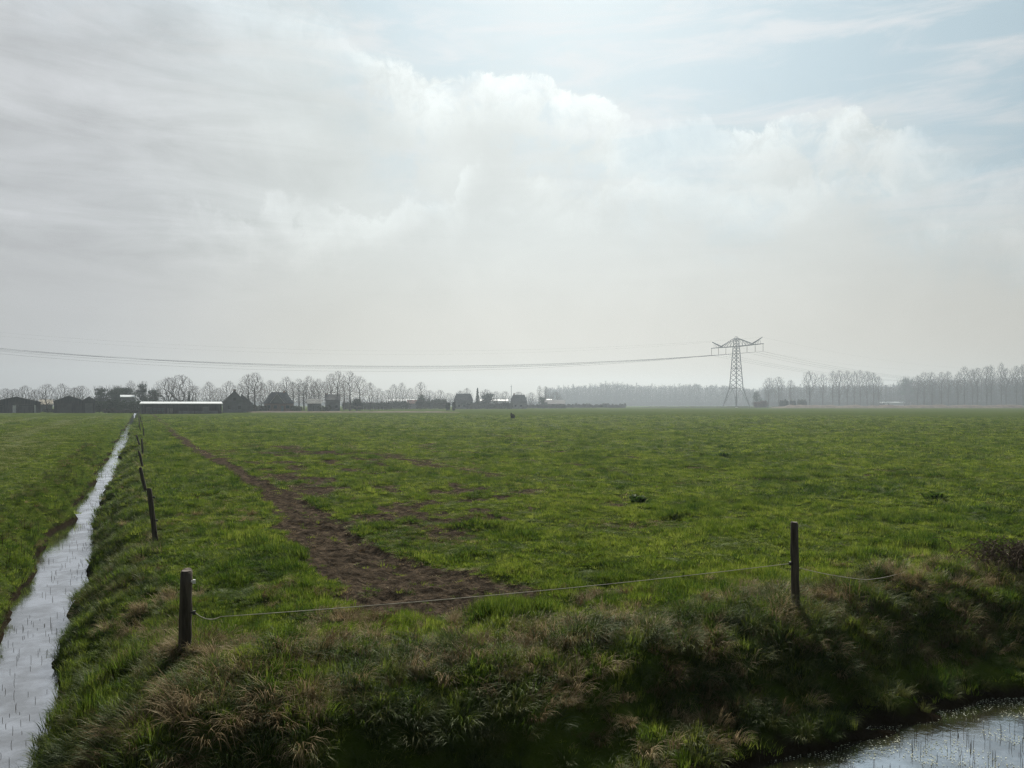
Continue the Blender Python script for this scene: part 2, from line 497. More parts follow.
def scatter(name, protos, xyz, rot, scl, idx, label=None):
    """one object of kind stuff: clumps set out on points by geometry nodes"""
    col = bpy.data.collections.new(name + '_clumps')
    for i, p in enumerate(protos):
        p.name = '%s_clump_%02d' % (name, i); col.objects.link(p)
    me = bpy.data.meshes.new(name)
    me.vertices.add(len(xyz)); me.vertices.foreach_set('co', np.asarray(xyz, np.float32).ravel())
    for nm, ty, key, arr in (('rot', 'FLOAT_VECTOR', 'vector', rot), ('scl', 'FLOAT_VECTOR', 'vector', scl), ('pick', 'INT', 'value', idx)):
        q = me.attributes.new(nm, ty, 'POINT'); q.data.foreach_set(key, np.asarray(arr, np.int32 if ty == 'INT' else np.float32).ravel())
    o = bpy.data.objects.new(name, me); COL.objects.link(o)
    t = bpy.data.node_groups.new(name + '_nodes', 'GeometryNodeTree')
    t.interface.new_socket('Geometry', in_out='INPUT', socket_type='NodeSocketGeometry')
    t.interface.new_socket('Geometry', in_out='OUTPUT', socket_type='NodeSocketGeometry')
    gi = t.nodes.new('NodeGroupInput'); go = t.nodes.new('NodeGroupOutput')
    ci = t.nodes.new('GeometryNodeCollectionInfo'); ci.inputs[0].default_value = col
    ci.inputs['Separate Children'].default_value = True; ci.inputs['Reset Children'].default_value = True
    ip = t.nodes.new('GeometryNodeInstanceOnPoints'); ip.inputs['Pick Instance'].default_value = True

    def attr(nm, ty):
        x = t.nodes.new('GeometryNodeInputNamedAttribute'); x.data_type = ty; x.inputs[0].default_value = nm
        return next(s for s in x.outputs if s.enabled and s.name == 'Attribute')
    L = t.links.new
    L(gi.outputs[0], ip.inputs['Points']); L(ci.outputs[0], ip.inputs['Instance'])
    L(attr('pick', 'INT'), ip.inputs['Instance Index']); L(attr('rot', 'FLOAT_VECTOR'), ip.inputs['Rotation']); L(attr('scl', 'FLOAT_VECTOR'), ip.inputs['Scale'])
    L(ip.outputs[0], go.inputs[0])
    md = o.modifiers.new('clumps', 'NODES'); md.node_group = t
    return tag(o, label, None, None, 'stuff')


def fan(d0, d1, dens, half=44):
    half = math.radians(half)
    nn = int(dens * 0.5 * (d1 * d1 - d0 * d0) * 2 * half)
    d = np.sqrt(rng.uniform(d0 * d0, d1 * d1, nn)); a = rng.uniform(-half, half, nn)
    return d * np.sin(a), d * np.cos(a)

grass_protos = [tuft(26, 0.05, 0.12, 0.07, 0.0065, 0.7, 0.45, M['grass']) for _ in range(5)] + \
               [tuft(34, 0.09, 0.20, 0.09, 0.0075, 0.6, 0.55, M['lush']) for _ in range(3)] + \
               [tuft(18, 0.03, 0.08, 0.07, 0.006, 0.9, 0.4, M['straw']) for _ in range(2)] + \
               [tuft(26, 0.05, 0.11, 0.07, 0.0065, 0.7, 0.45, M['pale']) for _ in range(2)]
PX, PR, PS, PI_ = [], [], [], []
for d0, d1, dens, ws, hs in ((4.5, 9, 330, 1.0, 1.0), (9, 14, 250, 1.05, 1.0), (14, 24, 120, 1.35, 1.05), (24, 45, 42, 2.1, 1.1), (45, 80, 12, 3.6, 1.2), (80, 210, 3.0, 6.0, 1.3)):
    x, y = fan(d0, d1, dens)
    s, n = xy_to_sn(x, y); z = height(s, n); mud = mudmask(s, n)
    fr = fbm(s * 2.5, n * 2.5, 91, 3)
    keep = (z > WATER + 0.06 + 0.1 * (fr - .5)) & (s > 4.8) & (rng.random(len(x)) > 0.95 * sstep(0.08, 0.80, mud + (fr - 0.5) * 0.9))
    keep &= rng.random(len(x)) > 0.95 * sstep(100, 205, np.hypot(x, y))
    bk = sstep(-0.12, -0.5, z)                # the banks carry their own long grass
    keep &= rng.random(len(x)) > np.where((s < 8) & (n > -1), 0.85, 0.45) * bk
    x, y, z, s, n, mud, fr = (q[keep] for q in (x, y, z, s, n, mud, fr))
    k = len(x)
    clump = 0.6 * fbm(s * 1.5, n * 1.5, 95, 3) + 0.4 * fbm(s * 0.4, n * 0.4, 96, 2)
    lush = sstep(0.50, 0.66, clump + 0.12 * sstep(3.2, 1.2, n))
    rowp = sstep(0.50, 0.58, fbm(n * 0.55, s * 0.02, 98, 3)) * sstep(-4.5, -6, n)
    dryf = 0.03 + 0.1 * rowp + 0.55 * sstep(0.03, 0.4, mud) + 0.22 * sstep(0.56, 0.7, fbm(s * 0.8, n * 0.8, 97, 3)) * sstep(11.5, 8.5, s)
    pick = rng.integers(0, 5, k)
    pick = np.where(rng.random(k) < lush * 0.75 * np.where(n < -3, .3, 1), rng.integers(5, 8, k), pick)
    pick = np.where(rng.random(k) < dryf, rng.integers(8, 10, k), pick)
    lf = (n < -3.2) & (rng.random(k) < 0.12 + 0.7 * rowp)
    pick = np.where(lf, rng.integers(10, 12, k), pick)
    hh = np.maximum(0.12, -0.65 + 3.2 * fbm(s * 2.2, n * 2.2, 99, 3)) * (1 - 0.22 * sstep(9.6, 8.3, s) * (n > -1)) * np.where(n < -2.5, 0.5, 1) * (1 - 0.45 * sstep(0.05, 0.4, mud))
    hh = hh * rng.uniform(0.75, 1.25, k) * (1 - 0.30 * sstep(9.0, 11.5, s))
    PX.append(np.stack([x, y, z], -1)); PR.append(np.stack([rng.normal(0, 0.12, k), rng.normal(0, 0.12, k), rng.uniform(0, 6.28, k)], -1))
    PS.append(np.stack([ws * rng.uniform(0.8, 1.25, k)] * 2 + [hs * hh], -1)); PI_.append(pick)
scatter('grass', grass_protos, np.concatenate(PX), np.concatenate(PR), np.concatenate(PS), np.concatenate(PI_), 'short green pasture grass covering the fields')
print('grass clumps', sum(len(q) for q in PX))

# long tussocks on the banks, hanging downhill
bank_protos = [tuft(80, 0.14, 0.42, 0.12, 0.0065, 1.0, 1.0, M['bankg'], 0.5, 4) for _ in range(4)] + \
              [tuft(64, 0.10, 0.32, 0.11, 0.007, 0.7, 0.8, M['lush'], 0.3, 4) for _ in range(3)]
dry_protos = [tuft(52, 0.18, 0.42, 0.09, 0.007, 1.1, 1.25, M['straw'], 1.0, 4) for _ in range(3)] + \
             [tuft(30, 0.12, 0.28, 0.10, 0.006, 1.5, 1.1, M['straw'], 0.0, 4) for _ in range(2)]


def downhill(s, n):
    e = 0.15
    gs = (height(s + e, n) - height(s - e, n)) / (2 * e); gn = (height(s, n + e) - height(s, n - e)) / (2 * e)
    gx = gs * U[0] + gn * NV[0]; gy = gs * U[1] + gn * NV[1]
    return np.arctan2(-gy, -gx) - math.pi / 2, np.hypot(gx, gy)

def bank_points(dens_front, dens_side):
    k1 = int(2.5 * 22 * dens_front); s1 = rng.uniform(6.0, 8.7, k1); n1 = rng.uniform(-4, 18, k1)
    k2 = int(1.9 * 55 * dens_side); s2 = 8 + 55 * rng.random(k2) ** 1.6; n2 = rng.uniform(-1.3, 0.4, k2)
    k3 = int(1.2 * 45 * dens_side); s3 = 8 + 55 * rng.random(k3) ** 1.5; n3 = rng.uniform(-3.5, -2.1, k3)
    s = np.concatenate([s1, s2, s3]); n = np.concatenate([n1, n2, n3]); return s, n

s, n = bank_points(85, 24)
z = height(s, n); fr = fbm(s * 1.6, n * 1.6, 111, 3)
keep = (z > WATER + 0.06) & (z < 0.22) & (rng.random(len(s)) < (0.35 + 0.9 * sstep(0.35, 0.6, fr)) * np.where((z < -0.68) & (s < 8) & (n > -1), 0.45, 1))
s, n, z, fr = s[keep], n[keep], z[keep], fr[keep]
ang, slope = downhill(s, n); k = len(s)
isfront = (s < 8.9) & (n > -1)
dryp = (0.06 + 0.28 * sstep(-0.55, -0.1, z) + 0.36 * sstep(0.50, 0.66, fbm(s * 0.9, n * 0.9, 117, 3)))
dry = rng.random(k) < np.where(isfront, dryp, dryp * 0.45)
x, y = sn_to_xy(s, n)
sc_ = np.where(isfront, rng.uniform(0.45, 1.1, k), rng.uniform(0.4, 0.8, k)) * (0.7 + 0.6 * fr)
P3 = np.stack([x, y, z], -1); R3 = np.stack([rng.normal(0, 0.1, k) - 0.35 * np.clip(slope, 0, 1), rng.normal(0, 0.1, k), ang + rng.normal(0, 0.85, k)], -1); S3 = np.stack([sc_, sc_, sc_], -1)
pk = np.where(rng.random(k) < 0.7, rng.integers(0, 4, k), rng.integers(4, 7, k))
toe = (z < -0.5) & isfront
pk = np.where(toe & (pk > 3), pk - 4, pk); S3 = S3 * np.where(toe, 0.75, 1.0)[:, None]
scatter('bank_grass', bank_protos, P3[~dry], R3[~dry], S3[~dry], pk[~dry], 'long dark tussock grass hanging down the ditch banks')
# dry straw: on the banks, round the posts and along the crest
ks = []
for px, py, cnt, sp in ((185, 645, 30, .25), (205, 640, 20, .25), (172, 628, 40, .22), (160, 600, 14, .3), (330, 640, 26, .35), (345, 615, 18, .3), (430, 630, 22, .4), (520, 640, 18, .3), (600, 600, 22, .5), (790, 592, 40, .25),
                        (870, 590, 34, .5), (930, 585, 30, .5), (1000, 575, 40, .4), (700, 650, 24, .4), (560, 660, 20, .3), (280, 590, 10, .3), (140, 600, 10, .25), (225, 655, 20, .3), (210, 520, 14, 1.2), (730, 585, 16, .4), (960, 560, 20, .6)):
    d = CAMZ * F / (py - HZ); X, Y = at(px, d)
    ks.append(np.stack([rng.normal(X, sp, cnt), rng.normal(Y, sp, cnt)], -1))
kxy = np.concatenate(ks + [q + rng.normal(0, .12, q.shape) for q in ks]); s_, n_ = xy_to_sn(kxy[:, 0], kxy[:, 1]); z_ = height(s_, n_)
g_ = z_ > WATER + 0.1; kxy, s_, n_, z_ = kxy[g_], s_[g_], n_[g_], z_[g_]
an_, sl_ = downhill(s_, n_); kk = len(s_); q_ = rng.uniform(0.45, 0.9, kk)
dp = np.concatenate([P3[dry], np.concatenate([kxy, z_[:, None]], -1)]); dr = np.concatenate([R3[dry], np.stack([rng.normal(0, .2, kk), rng.normal(0, .2, kk), an_ + rng.normal(0, .9, kk)], -1)])
ds = np.concatenate([S3[dry], np.stack([q_, q_, q_ * 0.9], -1)])
scatter('dry_grass', dry_protos, dp, dr, ds, rng.integers(0, 5, len(dp)), 'blonde dead grass in clumps along the bank crest')

# dead stalks standing in the water and along the far lip of the ditch
mb = MB()
def stalk(x, y, z, h, r, lean=0.25):
    a = random.uniform(0, 6.28); l = random.uniform(0, lean) * h
    mb.tube([(x, y, z - 0.05), (x + l * .4 * math.cos(a), y + l * .4 * math.sin(a), z + h * .6), (x + l * math.cos(a), y + l * math.sin(a), z + h)], [r, r * .8, r * .4], 3, False)
for _ in range(800):
    s = 7.5 + 42 * random.random() ** 1.7; n = random.uniform(-2.5, -0.9)
    X, Y = sn_to_xy(s, n)
    if vnoise(np.array([s * .9]), np.array([n * 2.0]), 131)[0] > 0.40 and height(np.array([s]), np.array([n]))[0] < WATER + 0.02:
        stalk(X, Y, WATER, random.uniform(0.02, 0.08), 0.003 + 0.0001 * s)
for _ in range(700):
    s = random.uniform(4.6, 6.5); n = random.uniform(3, 12); X, Y = sn_to_xy(s, n)
    if vnoise(np.array([s * 1.1]), np.array([n * 1.1]), 132)[0] > 0.5: stalk(X, Y, WATER, random.uniform(0.03, 0.16), 0.003)
for _ in range(420):
    s = 10 + 45 * random.random() ** 1.3; n = random.uniform(-2.75, -2.1); X, Y = sn_to_xy(s, n)
    zz = height(np.array([s]), np.array([n]))[0]
    if zz > WATER - .05 and vnoise(np.array([s * .35]), np.array([3.3]), 133)[0] > 0.45: stalk(X, Y, zz, random.uniform(0.08, 0.34), 0.004 + .0001 * s, 0.5)
tag(mb.build('reed_stubble', M['stalk']), 'dark dead reed stalks standing in the ditch water', None, None, 'stuff')
# duckweed rafts floating on the near ditch
mb = MB()
for _ in range(15000):
    s = random.uniform(4.6, 6.6); n = random.uniform(2.5, 12.5); X, Y = sn_to_xy(s, n)
    w_ = fbm(np.array([s * 2.2]), np.array([n * 1.3]), 141, 3)[0]
    if w_ + 0.16 * sstep(5.0, 6.2, s) > random.uniform(0.50, 0.60):
        r_ = random.uniform(0.003, 0.013); a0 = random.uniform(0, 6.28); kx = random.randint(4, 6); tl = random.uniform(-.25, .25)
        ps = [(X + r_ * random.uniform(.6, 1) * math.cos(a0 + 6.28 * i / kx), Y + r_ * random.uniform(.6, 1) * math.sin(a0 + 6.28 * i / kx), WATER + 0.006 + random.uniform(0, .006)) for i in range(kx)]
        mb.add(ps, [tuple(range(kx))])
tag(mb.build('duckweed', M['duck']), 'pale duckweed floating in rafts on the near ditch', None, None, 'stuff')

# ------------------------------------------------------------------ fence posts and cord
def post(px_base, py_base, px_top, py_top, thick, label, group=None, d=None, yaw=0.0, parts=()):
    d = d or CAMZ * F / (py_base - HZ)
    X, Y = at(px_base, d); z = ground_z(X, Y)
    h = zpx(py_top, d) - z; lean = (px_top - px_base) * d / F
    e = empty('fence_post', (X, Y, z), label, 'post', group)
    m = MB(); k = 14; rr = thick / 2
    pts = []; rad = []
    for i in range(9):
        t = -0.25 + 1.25 * i / 8
        pts.append((lean * t + random.uniform(-.004, .004), random.uniform(-.004, .004), h * t)); rad.append(rr * random.uniform(0.95, 1.05) * (1.04 - .06 * t))
    pts.append((lean * 1.004, 0, h * 1.006)); rad.append(rr * 0.86)
    m.tube(pts, rad, k)
    m.build('shaft', M['post'], e, True)
    c = MB(); c.tube([(lean * 1.004, 0, h * 1.006 - .002), (lean * 1.006, 0, h * 1.006 + 0.006)], [rr * .80, rr * .74], k)
    c.build('end_grain', M['posttop'], e)
    for side, zf, mat_, L_ in parts:
        ins = MB(); x0 = lean * zf + side * rr * .8; zz = h * zf
        ins.tube([(x0, -0.01, zz), (x0 + side * L_ * .5, -.012, zz), (x0 + side * L_, -.014, zz)], [.012, .013, .016], 8)
        ins.tube([(x0 + side * L_, -.014, zz - .022), (x0 + side * L_, -.014, zz + .022)], [.017, .017], 8)
        ins.build('insulator', M[mat_], e)
    return e, (X, Y, z, h, lean)

cp, (cx, cy, cz, ch, cl) = post(184.5, 652, 186.5, 571.5, 0.135, 'thick weathered corner post standing in straw above the ditch junction', 'wooden fence posts',
                               parts=((1, 0.50, 'insul', .05), (1, 0.88, 'insulw', .04)))
rp, (rx, ry, rz_, rh, rl) = post(795.5, 608, 794.5, 523, 0.105, 'lone upright wooden post on the front bank holding the white cord', 'wooden fence posts',
                                parts=((-1, 0.55, 'insul', .03),))
specs = [(155.8, 537, 149.2, 489, .13, 'first leaning post along the long ditch beyond the corner post'),
         (146, 491, 140.3, 468, .13, 'second leaning post along the long ditch beyond the corner post'),
         (143, 467, 139, 451.5, .13, 'third leaning post along the long ditch beyond the corner post'),
         (143, 454, 141.6, 438.7, .12, 'fourth post along the long ditch, nearly upright and slender'),
         (139.6, 443.6, 136.3, 435, .14, 'fifth post along the long ditch, short and tilted over the water'),
         (144, 436, 143.2, 427.5, .12, 'sixth post along the long ditch, upright on the pasture side'),
         (141, 431, 138.8, 423.5, .13, 'seventh post along the long ditch, leaning slightly to the water'),
         (142.5, 427.5, 141.8, 421, .13, 'eighth post along the long ditch, nearly upright'),
         (140.0, 424.5, 138.6, 418.5, .14, 'ninth post along the long ditch, leaning slightly'),
         (140.8, 422.2, 140.6, 416.5, .14, 'tenth post along the long ditch, upright'),
         (139.4, 420.2, 138.6, 415, .15, 'eleventh post along the long ditch, leaning slightly'),
         (139.9, 418.6, 139.9, 413.8, .15, 'twelfth post along the long ditch, upright'),
         (138.9, 417.4, 138.5, 412.8, .16, 'thirteenth post along the long ditch, last one before the hedge')]
for i, (a_, b_, c_, d_, th, lb) in enumerate(specs):
    post(a_, b_, c_, d_, th * .82, lb, 'wooden fence posts', parts=((1, 0.85, 'insul', .05), (1, 0.42, 'insul', .05)) if i == 0 else ())

# white electric cord: corner post -> front post -> on into the bramble
def cord(name, pts, r, mat, label, cat, sag=0.0, seg=14):
    out = []
    for (p, q) in zip(pts[:-1], pts[1:]):
        p, q = Vector(p), Vector(q)
        for i in range(seg):
            t = i / seg; v = p.lerp(q, t); v.z -= sag * 4 * t * (1 - t); out.append(v)
    out.append(Vector(pts[-1]))
    m = MB(); m.tube(out, r, 6)
    return tag(m.build(name, M[mat], None, True), label, cat)

A_ = (cx + cl * .5 + .065 + .05, cy - .014, cz + ch * .5)
B_ = (rx - .06 - .02, ry - .014, rz_ + rh * .55)
dj = CAMZ * F / (652 - HZ)
mid = Vector(A_).lerp(Vector(B_), 0.035); mid.z -= 0.07
cord('fence_rope', [A_, tuple(mid), B_], 0.0048, 'rope', 'pale electric cord running from the corner post across the bank to the lone post', 'cord', 0.05)
Cx, Cy = at(866, 11.3); C_ = (Cx, Cy, ground_z(Cx, Cy) + .22)
cord('fence_rope', [(rx + .05, ry - .014, rz_ + rh * .50), C_, (at(905, 12)[0], 12, ground_z(at(905, 12)[0], 12) + .05)], 0.0045, 'rope', 'slack end of pale cord dropping from the lone post into the tussocks beyond', 'cord', 0.02)

# ------------------------------------------------------------------ trees
TREE = {
    # height, trunk top, crown bottom, crown half width, points, twig radius, balance
    'round': dict(H=13.0, fork=3.6, z0=2.8, rad=6.2, n=800, tip=.027, bal=.30, trunk=.34, shape='dome'),
    'tall': dict(H=17.0, fork=10.5, z0=4.0, rad=4.0, n=720, tip=.028, bal=.26, trunk=.32, shape='egg'),
    'poplar': dict(H=26.0, fork=13.0, z0=7.0, rad=4.8, n=560, tip=.05, bal=.30, trunk=.38, shape='vase'),
}
PROTO = {}
def tree_proto(kind, seed):
    """a bare tree: points spread through the crown, each joined to the branch that reaches it shortest"""
    rg = np.random.default_rng(seed); P = TREE[kind]; H = P['H']
    # crown volume: a few overlapping lobes with an uneven outline
    lob = rg.normal(0, 1, (7, 3)); lob /= np.linalg.norm(lob, axis=1)[:, None]; amp = rg.uniform(-.22, .14, 7)
    T = []
    while len(T) < P['n']:
        z = P['z0'] + (H - P['z0']) * rg.random(); f = (z - P['z0']) / (H - P['z0'])
        if P['shape'] == 'dome': prof = math.sqrt(max(0, 1 - (max(0, f - .32) / .68) ** 2)) * (.55 + .45 * min(1, f / .3))
        elif P['shape'] == 'egg': prof = math.sqrt(max(0, 1 - ((f - .54) / .54) ** 2)) if f < .54 else math.sqrt(max(0, 1 - ((f - .54) / .46) ** 2.4))
        else: prof = (.30 + .70 * min(1, f / .62)) * math.sqrt(max(0, 1 - max(0, (f - .62) / .38) ** 2.2))
        a = rg.uniform(0, 2 * math.pi); dr = np.array([math.cos(a) * prof, math.sin(a) * prof, (f - .5) * 1.4]); dr /= np.linalg.norm(dr) + 1e-6
        w_ = 1 + float((amp * np.exp(-((1 - lob @ dr) / .25))).sum())
        r = P['rad'] * prof * w_ * rg.random() ** .48
        T.append((r * math.cos(a), r * math.sin(a), z if f < .8 else z * (1 - .05 + .05 * w_)))
    T = np.array(T)
    lean = rg.normal(0, .15, 2)
    k = 12; nodes = [np.array([lean[0] * q / k + rg.normal(0, .04), lean[1] * q / k + rg.normal(0, .04), P['fork'] * q / k - .3 * (q == 0)]) for q in range(k + 1)]
    par = [-1] + list(range(k)); plen = [0.0]
    for q in range(1, k + 1): plen.append(plen[-1] + float(np.linalg.norm(nodes[q] - nodes[q - 1])))
    cap = P['n'] * 5 + 100; N = np.zeros((cap, 3)); L = np.zeros(cap); n = len(nodes); N[:n] = nodes; L[:n] = plen
    ok0 = int(k * (.62 if P['shape'] == 'dome' else .35))
    for tp in T[np.argsort(np.linalg.norm(T - np.array([0, 0, P['fork'] * .9]), axis=1))]:
        dv = tp - N[ok0:n]; ds = np.linalg.norm(dv, axis=1)
        down = np.maximum(0, N[ok0:n, 2] - tp[2]) * (1.5 if P['shape'] != 'dome' else .7)
        b = ok0 + int(np.argmin(ds + P['bal'] * L[ok0:n] + down))
        d0 = float(np.linalg.norm(tp - N[b])); m_ = max(1, min(4, int(d0 / .7)))
        prev = b; sag = rg.normal(0, .07, 3) * d0; sag[2] += .05 * d0
        for q in range(1, m_ + 1):
            u_ = q / m_; N[n] = N[b] * (1 - u_) + tp * u_ + sag * 4 * u_ * (1 - u_) * (q < m_); L[n] = L[prev] + d0 / m_; par.append(prev); prev = n; n += 1
    cntd = np.zeros(n); has = np.zeros(n, bool); has[np.array(par[1:])] = True; cntd[~has] = 1
    for q in range(n - 1, 0, -1): cntd[par[q]] += cntd[q]
    tot = cntd[0]; ex = math.log(P['trunk'] / P['tip']) / math.log(tot)
    R = P['tip'] * np.maximum(cntd, 1) ** ex
    a, b = MB(), MB()
    for q in range(1, n):
        p = par[q]; main = q <= k or cntd[q] > tot * .045
        (a if main else b).tube([N[p], N[q]], [R[q] * 1.15 if not main else R[p] if q <= k else min(R[p], R[q] * 1.4), R[q]], 6 if main else 3, False)
    for q in range(n):                    # fine twigs at the ends
        if not has[q]:
            out = (N[q] - np.array([0, 0, P['fork'] * .7])); out /= np.linalg.norm(out)
            for _ in range(2):
                dq = out * .6 + rg.normal(0, .55, 3) + np.array([0, 0, .25]); dq /= np.linalg.norm(dq)
                b.tube([N[q], N[q] + dq * rg.uniform(.3, 1.0) * H / 15], [P['tip'] * .7, P['tip'] * .3], 3, False)
    return dict(trunk=a.mesh('trunk', M['bark'], True), crown=b.mesh('crown', M['twig']), w=P['rad'] * 2, h=H, cx=0, kind=kind)

def leaf_blob(mbx, c, rx, ry, rz, n, size):
    for _ in range(n):
        a = Vector((random.gauss(0, 1), random.gauss(0, 1), random.gauss(0, 1))).normalized() * (random.random() ** 0.4)
        p = Vector((c[0] + a.x * rx, c[1] + a.y * ry, c[2] + a.z * rz))
        u_ = Vector((random.gauss(0, 1), random.gauss(0, 1), random.gauss(0, 1))).normalized(); w_ = u_.orthogonal().normalized()
        s_ = size * random.uniform(.5, 1.3)
        mbx.add([p - u_ * s_, p + w_ * s_ * .6, p + u_ * s_, p - w_ * s_ * .6], [(0, 1, 2, 3)])

def ever_proto(seed, kind):
    random.seed(seed); a, b = MB(), MB()
    a.tube([(0, 0, -.3), (0.05, 0, 3), (0, .05, 6.5)], [.28, .2, .08], 6)
    if kind == 'spruce':
        for i in range(60):
            t = i / 60; z = 1.0 + 9 * t; R_ = 2.0 * (1 - t) ** 0.85 + .12
            for j in range(9):
                an = random.uniform(0, 6.28); rr_ = R_ * random.uniform(.4, 1.05)
                for _ in range(5):
                    f = random.random(); leaf_blob(b, (rr_ * f * math.cos(an), rr_ * f * math.sin(an), z - .35 * rr_ * f), .25, .25, .12, 1, .22)
        h = 10.2; w_ = 4.0
    else:
        for i in range(38):
            an = random.uniform(0, 6.28); t = random.random(); rr_ = 2.9 * math.sqrt(random.random()) * (1 - .75 * t ** 3); q_ = random.uniform(.5, 1.15)
            leaf_blob(b, (rr_ * math.cos(an), rr_ * math.sin(an), .8 + 6.4 * t), q_, q_, q_ * .8, int(110 * q_), .15)
        for i in range(60):
            an = random.uniform(0, 6.28); t = random.random()
            b.tube([(1.2 * math.cos(an) * t, 1.2 * math.sin(an) * t, 3), (2.6 * math.cos(an) * t, 2.6 * math.sin(an) * t, random.uniform(6.5, 8.4))], [.05, .02], 3, False)
        h = 8.0; w_ = 6.4
    return dict(trunk=a.mesh('trunk', M['bark'], True), crown=b.mesh('crown', M['ever']), w=w_, h=h, cx=0, kind=kind)

PROTO['round'] = [tree_proto('round', 100 + i) for i in range(5)]
PROTO['tall'] = [tree_proto('tall', 200 + i) for i in range(4)]
PROTO['poplar'] = [tree_proto('poplar', 300 + i) for i in range(5)]
PROTO['dense'] = [ever_proto(400 + i, 'dense') for i in range(3)]
PROTO['spruce'] = [ever_proto(500, 'spruce')]
random.seed(77)
cnt = {}
def tree(kind, px, d, top, wpx, label, group=None, name=None):
    k = cnt.get(kind, 0); cnt[kind] = k + 1
    p = PROTO[kind][k % len(PROTO[kind])]
    wpx *= {'tall': 1.35, 'round': 1.15}.get(kind, 1)
    X, Y = at(px, d); h = zpx(top, d); w_ = wpx * d / F
    yaw = random.uniform(-.5, .5) + (math.pi if k % 2 else 0)
    nm = name or {'round': 'bare_tree', 'tall': 'bare_tree', 'poplar': 'poplar_tree', 'dense': 'evergreen_tree', 'spruce': 'spruce_tree'}[kind]
    e = empty(nm, (X, Y, 0), label, 'tree', group, yaw)
    e.scale = (w_ / p['w'], w_ / p['w'], h / p['h'])
    for part in ('trunk', 'crown'):
        o = bpy.data.objects.new(part, p[part]); COL.objects.link(o); o.parent = e
    return e

